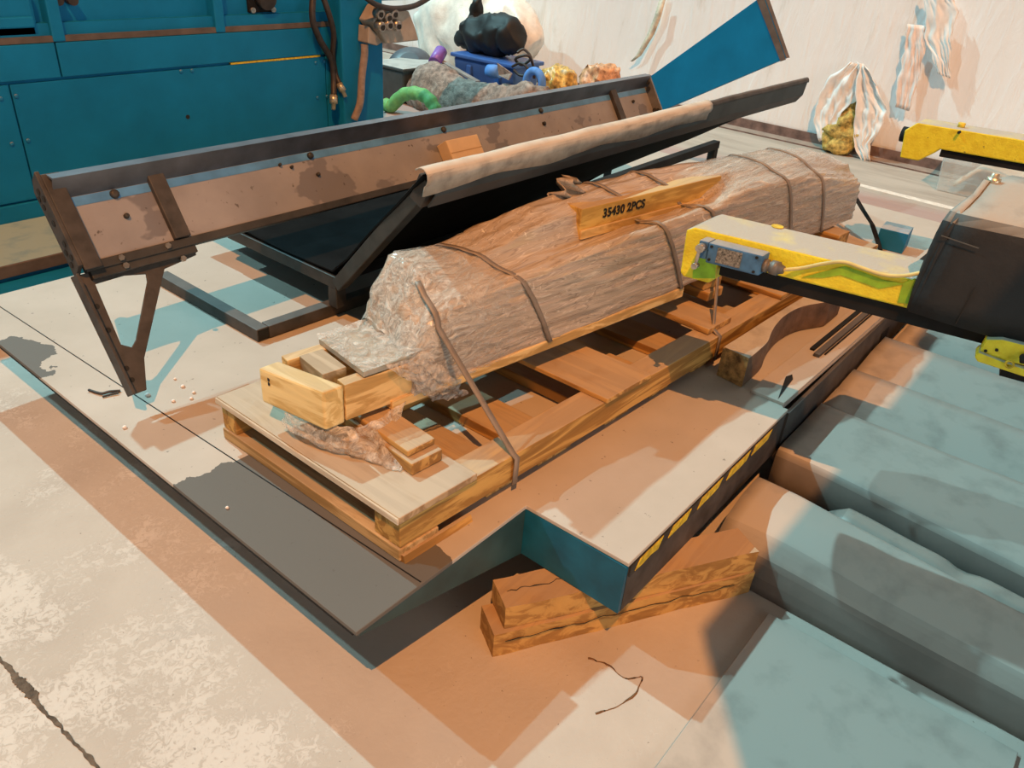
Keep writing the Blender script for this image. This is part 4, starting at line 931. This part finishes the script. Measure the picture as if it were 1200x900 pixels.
# teal guard panel standing near the wall
gp = thing('guard_panel', (5.2, 2.6, 0), 'tapered teal sheet panel rising to the right in front of the white wall', 'panel')
pts = [PX(895, -6, 5.2), PX(921, 68, 5.2), PX(775, 130, 5.2), PX(700, 161, 5.2), PX(700, 134, 5.2)]
e0, e1 = pts[0], pts[1]
b = MB(); b.prism(pts, (.05, 0, 0)); b.build('panel_sheet', MTEAL, gp, .002)
b = MB(); b.prism([PX(892, -12, 5.2), PX(921, 70, 5.2), PX(915, 72, 5.2), PX(884, -8, 5.2)], (-.006, 0, 0)); b.build('edge_strip', MLEDGE, gp)
b = MB(); b.prism([e0 + Vector((0, -.001, 0)), e1 + Vector((0, -.001, 0)), e1 + Vector((.05, -.001, 0)), e0 + Vector((.05, -.001, 0))], (0, -.004, 0)); b.build('edge_strip', MLEDGE, gp)
lowest = pts[3]
b = MB(); b.box(5.21, 5.25, lowest.y - .05, lowest.y + .05, 0, lowest.z + .05); b.build('post', MTEAL, gp)
b = MB(); b.box(5.11, 5.35, lowest.y - .12, lowest.y + .12, 0, .012); b.build('base_plate', MTEAL, gp)

# ================================================================== yellow arms and saw table
SK = .17            # the arms run slightly askew to the platform
AZ1 = .95; AX0 = PZ(805, 264, AZ1).x; AX1 = PZ(833, 247, AZ1).x; AY = PZ(805, 264, AZ1).y
def PF(px, py, off=0.0):          # point on the skewed near face of the arm
    d = ray(px, py); n = Vector((1, SK, 0)); t_ = (Vector((AX0 + off, AY, 0)) - CPOS).dot(n) / d.dot(n); return CPOS + d * t_
def SH(b, y1=None):
    for v in b.v: v.x += SK * ((AY if y1 is None else y1) - v.y)
    return b
def arm(name, x0, x1, y1, z0, z1, label, zb, zr, drop=None):
    """cantilever box beam: tip nose down to z0, body bottom zb, guide rail down to zr"""
    t_ = thing(name, (x0, y1, z0), label, 'machine arm')
    b = MB()
    if drop: prof = [(y1 - .04, z1), (y1, z1 - .04), (y1 - .015, z0), (y1 - .09, z0), (y1 - .14, zb - .02), (y1 - .155, zb), (-1.1, zb), (-1.1, z1)]
    else: prof = [(y1 - .02, z1), (y1, z1 - .012), (y1 - .005, z0 + .01), (y1 - .015, z0), (y1 - .085, z0), (y1 - .095, zb), (-1.1, zb), (-1.1, z1)]
    b.prism([(x0, y, z) for y, z in prof], (x1 - x0, 0, 0))
    SH(b, y1).build('beam_body', MYEL, t_, .005)
    yy = y1 - (.16 if drop else .10)
    b = MB(); b.box(x0 + .012, x1 - .02, -1.1, yy, zr, zb - .001); SH(b, y1).build('guide_rail', MBLACK, t_, .003)
    return t_
a1 = arm('machine_arm', AX0, AX1, AY, PF(803, 325).z, AZ1, 'chipped yellow machine arm with dusty top and blue limit switch, nearest one', .878, .836)  # yellow machine arm, cantilevered from the saw table
NRM = Vector((1, SK, 0)).normalized()
b = MB(); b.prism([PF(a_, c_, -.001) for a_, c_ in ((940, 325), (965, 318), (990, 312), (1008, 318), (1035, 328), (1058, 332), (1072, 326), (1080, 330), (1072, 357), (1052, 354), (1058, 333), (1030, 338), (1008, 330), (985, 322), (965, 325))], -NRM * .0012); b.build('green_paint', MGREENTAPE, a1)
b = MB(); b.prism([PF(a_, c_, -.001) for a_, c_ in ((819, 303), (826, 294), (840, 300), (838, 326), (812, 326), (812, 318))], -NRM * .0012); b.build('green_paint', MGREENTAPE, a1)
p = PZ(911, 266, AZ1); b = MB(); b.tube([p + Vector((0, 0, .0003)), p + Vector((0, 0, .0025))], .016, 12); b.build('bare_paint_spot', MHAZ, a1)
# limit switch on the near face
ls = thing('limit_switch', PF(853, 300), 'dusty blue limit switch with roller lever on the near yellow arm', 'switch')
DP = .045
ya, yb = PF(828, 297, -DP).y, PF(892, 310, -DP).y; za, zb_ = PF(862, 317, -DP).z, PF(862, 292, -DP).z
b = MB(); b.box(AX0 - DP, AX0 - .0005, yb, ya, za, zb_); SH(b).build('switch_body', MBLUE, ls, .004)
b = MB(); b.box(AX0 - DP + .004, AX0 - .0005, ya + .001, ya + .026, za + .006, zb_); SH(b).build('switch_head', MBLUE, ls, .004)
b = MB(); yy = yb + (ya - yb) * .36; b.box(AX0 - DP - .0015, AX0 - DP - .0001, yy, yy + (ya - yb) * .45, za + .008, zb_ - .006); SH(b).build('name_plate', MPLATE, ls)
for (fy, fz) in ((.1, .15), (.1, .85), (.93, .2), (.93, .85)):
    b = MB(); p = Vector((AX0 - DP - .0001, yb + (ya - yb) * fy, za + (zb_ - za) * fz)); b.cyl(p, p - Vector((.002, 0, 0)), .0038, 8); SH(b).build('screw', MINK, ls)
yl_ = ya + .014; b = MB(); b.cyl((AX0 - DP + .005, yl_, zb_ - .016), (AX0 - DP - .014, yl_, zb_ - .016), .011, 14); SH(b).build('shaft', MMETAL, ls)
lv_ = MB(); lv_.bar((AX0 - DP - .012, yl_, zb_ - .016), (AX0 - DP - .012, yl_ + .003, za - .010), .009, .005, (1, 0, 0)); lv_ = SH(lv_).build('lever', MMETAL, ls, .002)
b = MB(); b.cyl((AX0 - DP - .003, yl_ + .003, za - .010), (AX0 - DP - .019, yl_ + .003, za - .010), .008, 12); SH(b).build('roller', MMETAL, lv_)
zc = (za + zb_) / 2 - .003; xg = AX0 - .024; b = MB(); b.tube([(xg, yb, zc), (xg, yb - .010, zc), (xg, yb - .010, zc), (xg, yb - .018, zc), (xg, yb - .018, zc), (xg, yb - .036, zc), (xg, yb - .036, zc), (xg, yb - .048, zc)], [.017, .017, .0135, .0135, .018, .018, .0135, .010], 12); SH(b).build('cable_gland', plain('grey_gland', (.16, .14, .125), .5, .3), ls)
g0 = Vector((xg, yb - .046, zc)); g0.x += SK * (AY - g0.y)
pts = smooth_path([g0] + [PF(a_, c_, -.007) for a_, c_ in ((940, 314), (965, 309), (988, 307), (1010, 314), (1035, 322), (1060, 323), (1085, 318))])
b = MB(); b.tube(pts, .0048, 8); b.build('switch_cable', plain('yellow_sleeved_cable', (.60, .50, .20), .6), None, 0, 'thin cable running from the limit switch along the yellow arm', 'cable')
# second arm, far
X2 = PZ(1068, 143, .95).x - .02; Y2 = PX(1061, 150, X2).y; ZT2 = PX(1070, 143, X2).z
def sx2(y): return X2 + SK * (Y2 - y)
a2 = arm('machine_arm', X2, X2 + .15, Y2, PX(1060, 186, X2).z, ZT2, 'far yellow machine arm with turned-down tip, near the white wall', PX(1140, 181, sx2(.5)).z, PX(1140, 190, sx2(.5) + .012).z, True)
p = PX(1063, 158, X2 + .08); p.y = Y2; b = MB(); b.cyl(p - Vector((0, .02, 0)), p + Vector((0, .025, 0)), .033, 18); b.build('rubber_buffer', MBLACK, a2)
p = PZ(1126, 149, ZT2); b = MB(); b.cyl(p, p + Vector((0, 0, .018)), .015, 10); b.build('bolt', MHAZ, a2)
p = PX(1124, 155, sx2(.72)); b = MB(); b.cyl(p - Vector((.01, 0, 0)), p + Vector((.02, 0, 0)), .006, 8); b.build('bolt_hole', MINK, a2)
# black rubber cover over the motor on the near arm
CO = -.02
bc = thing('motor_cover', PF(1090, 365, CO), 'black rubber sheet draped over the motor box on the near yellow arm', 'cover')
L0 = [(1064, 364, 0), (1073, 343, 0), (1089, 309, .002), (1105, 277, .006), (1113, 262, .012), (1120, 251, .022), (1129, 242, .05), (1141, 230, .10), (1154, 213, .16)]
prof_l = [PF(a_, c_, CO + dx_) for a_, c_, dx_ in L0]
rows = []
for i in range(26):
    s_ = i / 25; row = []
    for k, p in enumerate(prof_l):
        q = Vector((p.x, p.y + (-1.15 - p.y) * s_, p.z)); q.x += SK * (p.y - q.y) + .003 * nz((q.y * 6, k * .5, 1), 1); q.z += .003 * nz((q.y * 5, k * .6, 3), 1)
        if k == 0: q.z -= .012 * min(1, s_ * 9)
        row.append(q)
    e_ = row[-1]; row += [e_ + Vector((.16, -.03, -.01)), e_ + Vector((.20, -.03, -.06)), Vector((e_.x + .21, e_.y - .03, .88))]
    rows.append(row)
b = MB(); b.grid(rows); b.build('rubber_sheet', MRUBBER, bc, solid=.006)
e = rows[0]
b = MB(); b.add([Vector((p.x + .004, p.y - .012, max(AZ1 + .002, p.z - .004))) for p in e], [tuple(range(len(e)))]); b.build('end_panel', MRUBBER, bc)
rows = []
for k, p in enumerate(prof_l):      # loose edge of the sheet lifting off the motor
    w_ = .004 + .012 * math.sin(math.pi * min(1, k / 7)); rows.append([p + Vector((0, -.01, .003)), p + Vector((.002, w_ * .6, .003)), p + Vector((.010, w_, .001))])
b = MB(); b.grid(rows); b.build('folded_edge', MRUBBER, bc, solid=.004)
p = PF(1156, 214, CO + .17); p.z += .004; b = MB(); b.tube([p + Vector((0, -.012, -.006)), p + Vector((0, -.012, .010)), p + Vector((0, -.012, .010)), p + Vector((0, -.012, .02))], [.015, .015, .009, .008], 8); b.build('knob', MBRASS, bc)
b = MB(); b.bar(PF(1103, 276, CO - .004), PF(1147, 291, CO - .004), .0015, .002); b.build('slit', plain('pale_scratch', (.10, .095, .09)), bc)
b = MB(); b.bar(PF(1142, 338, CO - .005), PF(1120, 380, CO - .005), .0015, .002); b.build('slit', MINK, bc)
# yellow bracket lower right
BO = CO - .02
yb_ = thing('yellow_bracket', PF(1165, 425, BO), 'small yellow bolted bracket under the black rubber cover', 'bracket')
def pp(l, o): return [PF(a_, c_, o) for a_, c_ in l]
b = MB(); b.prism(pp([(1148, 412), (1156, 398), (1175, 398), (1215, 408), (1215, 432), (1180, 424)], BO), NRM * .04); b.build('upper_plate', MYEL, yb_, .003)
b = MB(); b.prism(pp([(1142, 418), (1147, 413), (1180, 426), (1215, 437), (1215, 447), (1185, 437), (1145, 424)], BO - .01), NRM * .05); b.build('lower_plate', MYEL, yb_, .003)
for (px, py) in ((1168, 410), (1155, 411)):
    p = PF(px, py, BO - .0005); b = MB(); b.cyl(p, p - NRM * .002, .0035, 10); b.build('bolt_hole', MINK, yb_)
p = PF(1183, 427, BO - .014); b = MB(); b.tube([p + Vector((0, .008 * math.cos(a_), .008 * math.sin(a_))) for a_ in [i * .5236 for i in range(13)]], .0024, 6, False); b.build('ring', MHAZ, yb_)
p = PF(1196, 420, BO - .008); b = lump([p, p + Vector((-.005, -.014, .002)), p + Vector((-.003, -.03, -.004))], [(.008, .008), (.011, .011), (.008, .008)], 12, .007, 80, 0); b.build('oily_chain', MINK, yb_)
p = PF(1165, 418, BO + .045); p.z = min(p.z, .80); b = MB(); b.bar(p + Vector((.03, -.02, 0)), p + Vector((.03 + SK * 1.2, -1.22, 0)), .05, .05); b.build('carrier_bar', MBLACK, yb_)

# saw table the arms run into, beyond the right edge of the picture
st = thing('saw_table', (3.2, -1.9, 0), 'teal machine table the two yellow arms are fixed to, at far right', 'machine')
b = MB(); b.box(1.75, 5.2, -2.6, -1.22, 0, .98); b.build('table_body', MTEAL, st, .01)
b = MB(); b.box(1.7, 5.25, -2.65, -1.19, .982, 1.03); b.build('table_top', MLEDGE, st, .006)
# added unseen slab, bar and columns keeping the warm lamp off the floor sheets
wk = thing('shade_blocker', (2, -5, 0), 'added unseen steel slab on columns shading the floor sheets at right', 'light blocker')
b = MB(); b.prism([(7.2, -1.526, 6.0), (-1.164, -1.47, 6.0), (-4.9, -4.7, 6.0), (-4.9, -9, 6.0), (7.2, -9, 6.0)], (0, 0, .1)); b.build('blocker_slab', MSTEEL, wk)
b = MB(); b.bar((-.3, -1.74, 7.0), (7.2, -1.74, 7.0), .06, .06); b.build('blocker_bar', MSTEEL, wk)
for x in (.1, 2.4, 4.7, 7.1):
    b = MB(); b.bar((x, -1.74, 6.1), (x, -1.74, 6.97), .04, .04, (1, 0, 0)); b.build('blocker_post', MSTEEL, wk)
for (x, y) in ((-.9, -2.3), (6.9, -2.0), (-4.6, -8.6), (6.9, -8.6)):
    b = MB(); b.box(x - .08, x + .08, y - .08, y + .08, .001, 5.999); b.build('column', MSTEEL, wk, .01)

# ================================================================== clear tub by the wall
tb_ = thing('clear_tub', (6.95, .8, 0), 'clear plastic tub of pale sheets on the floor against the white wall', 'tub')
b = MB(); y1 = 1.18; b.hexa([(6.79, .1, .003), (7.25, .1, .003), (7.25, y1, .003), (6.79, y1, .003)], [(6.76, .08, .33), (7.27, .08, .33), (7.27, y1 + .03, .33), (6.76, y1 + .03, .33)]); b.build('tub_wall', MCLEAR, tb_, .01)
b = MB(); b.ring_prism([(6.745, .06, .331), (7.275, .06, .331), (7.275, y1 + .04, .331), (6.745, y1 + .04, .331)], [(6.775, .09, .331), (7.245, .09, .331), (7.245, y1 + .01, .331), (6.775, y1 + .01, .331)], (0, 0, .018)); b.build('rim', MWHITE2, tb_, .004)
rows = []
for i in range(16):
    row = []
    for j in range(24):
        x = 6.83 + .38 * i / 15; y = .15 + (y1 - .25) * j / 23; row.append(Vector((x, y, .19 + .05 * nz((x * 5, y * 5, 1), 1) - (.1 * max(0, (y - .95) / .1)))))
    rows.append(row)
b = MB(); b.grid(rows); b.build('contents', plain('cream_sheets', (.84, .72, .60), .6), tb_, solid=.03)
b = MB(); b.box(6.752, 6.757, .42, .60, .235, .262); b.build('purple_label', plain('purple_label_ink', (.35, .14, .30)), tb_)

# small things on the deck and floor
b = MB(); b.tube(smooth_path([PZ(104, 457, T + .004), PZ(118, 461, T + .006), PZ(128, 459, T + .008), PZ(141, 458, T + .004)]), [.004] * 25, 6); tw = b.build('twig', MHOSE, None, 0, 'thin dry twig lying on the platform beside the bracket leg', 'twig')
b = MB(); b.tube(smooth_path([PZ(120, 465, T + .004), PZ(130, 462, T + .005), PZ(139, 460, T + .006)]), .003, 6); b.build('side_shoot', MHOSE, tw)
crumbs = [(173, 464, .008), (214, 454, .007), (227, 461, .006), (224, 468, .006), (203, 471, .006), (205, 445, .005), (266, 596, .005), (146, 502, .007)]
for i, (px, py, r) in enumerate(crumbs):
    p = PZ(px, py, T); b = MB(); b.tube([p + Vector((0, 0, .0005)), p + Vector((.001, 0, r * .6)), p + Vector((.002, .001, r * 1.2))], [r * .9, r, r * .4], 6); b.build('concrete_crumb', MPINK, None, 0, 'small pale crumb lying on the dusty platform', 'crumb', 'pale crumbs on the platform')
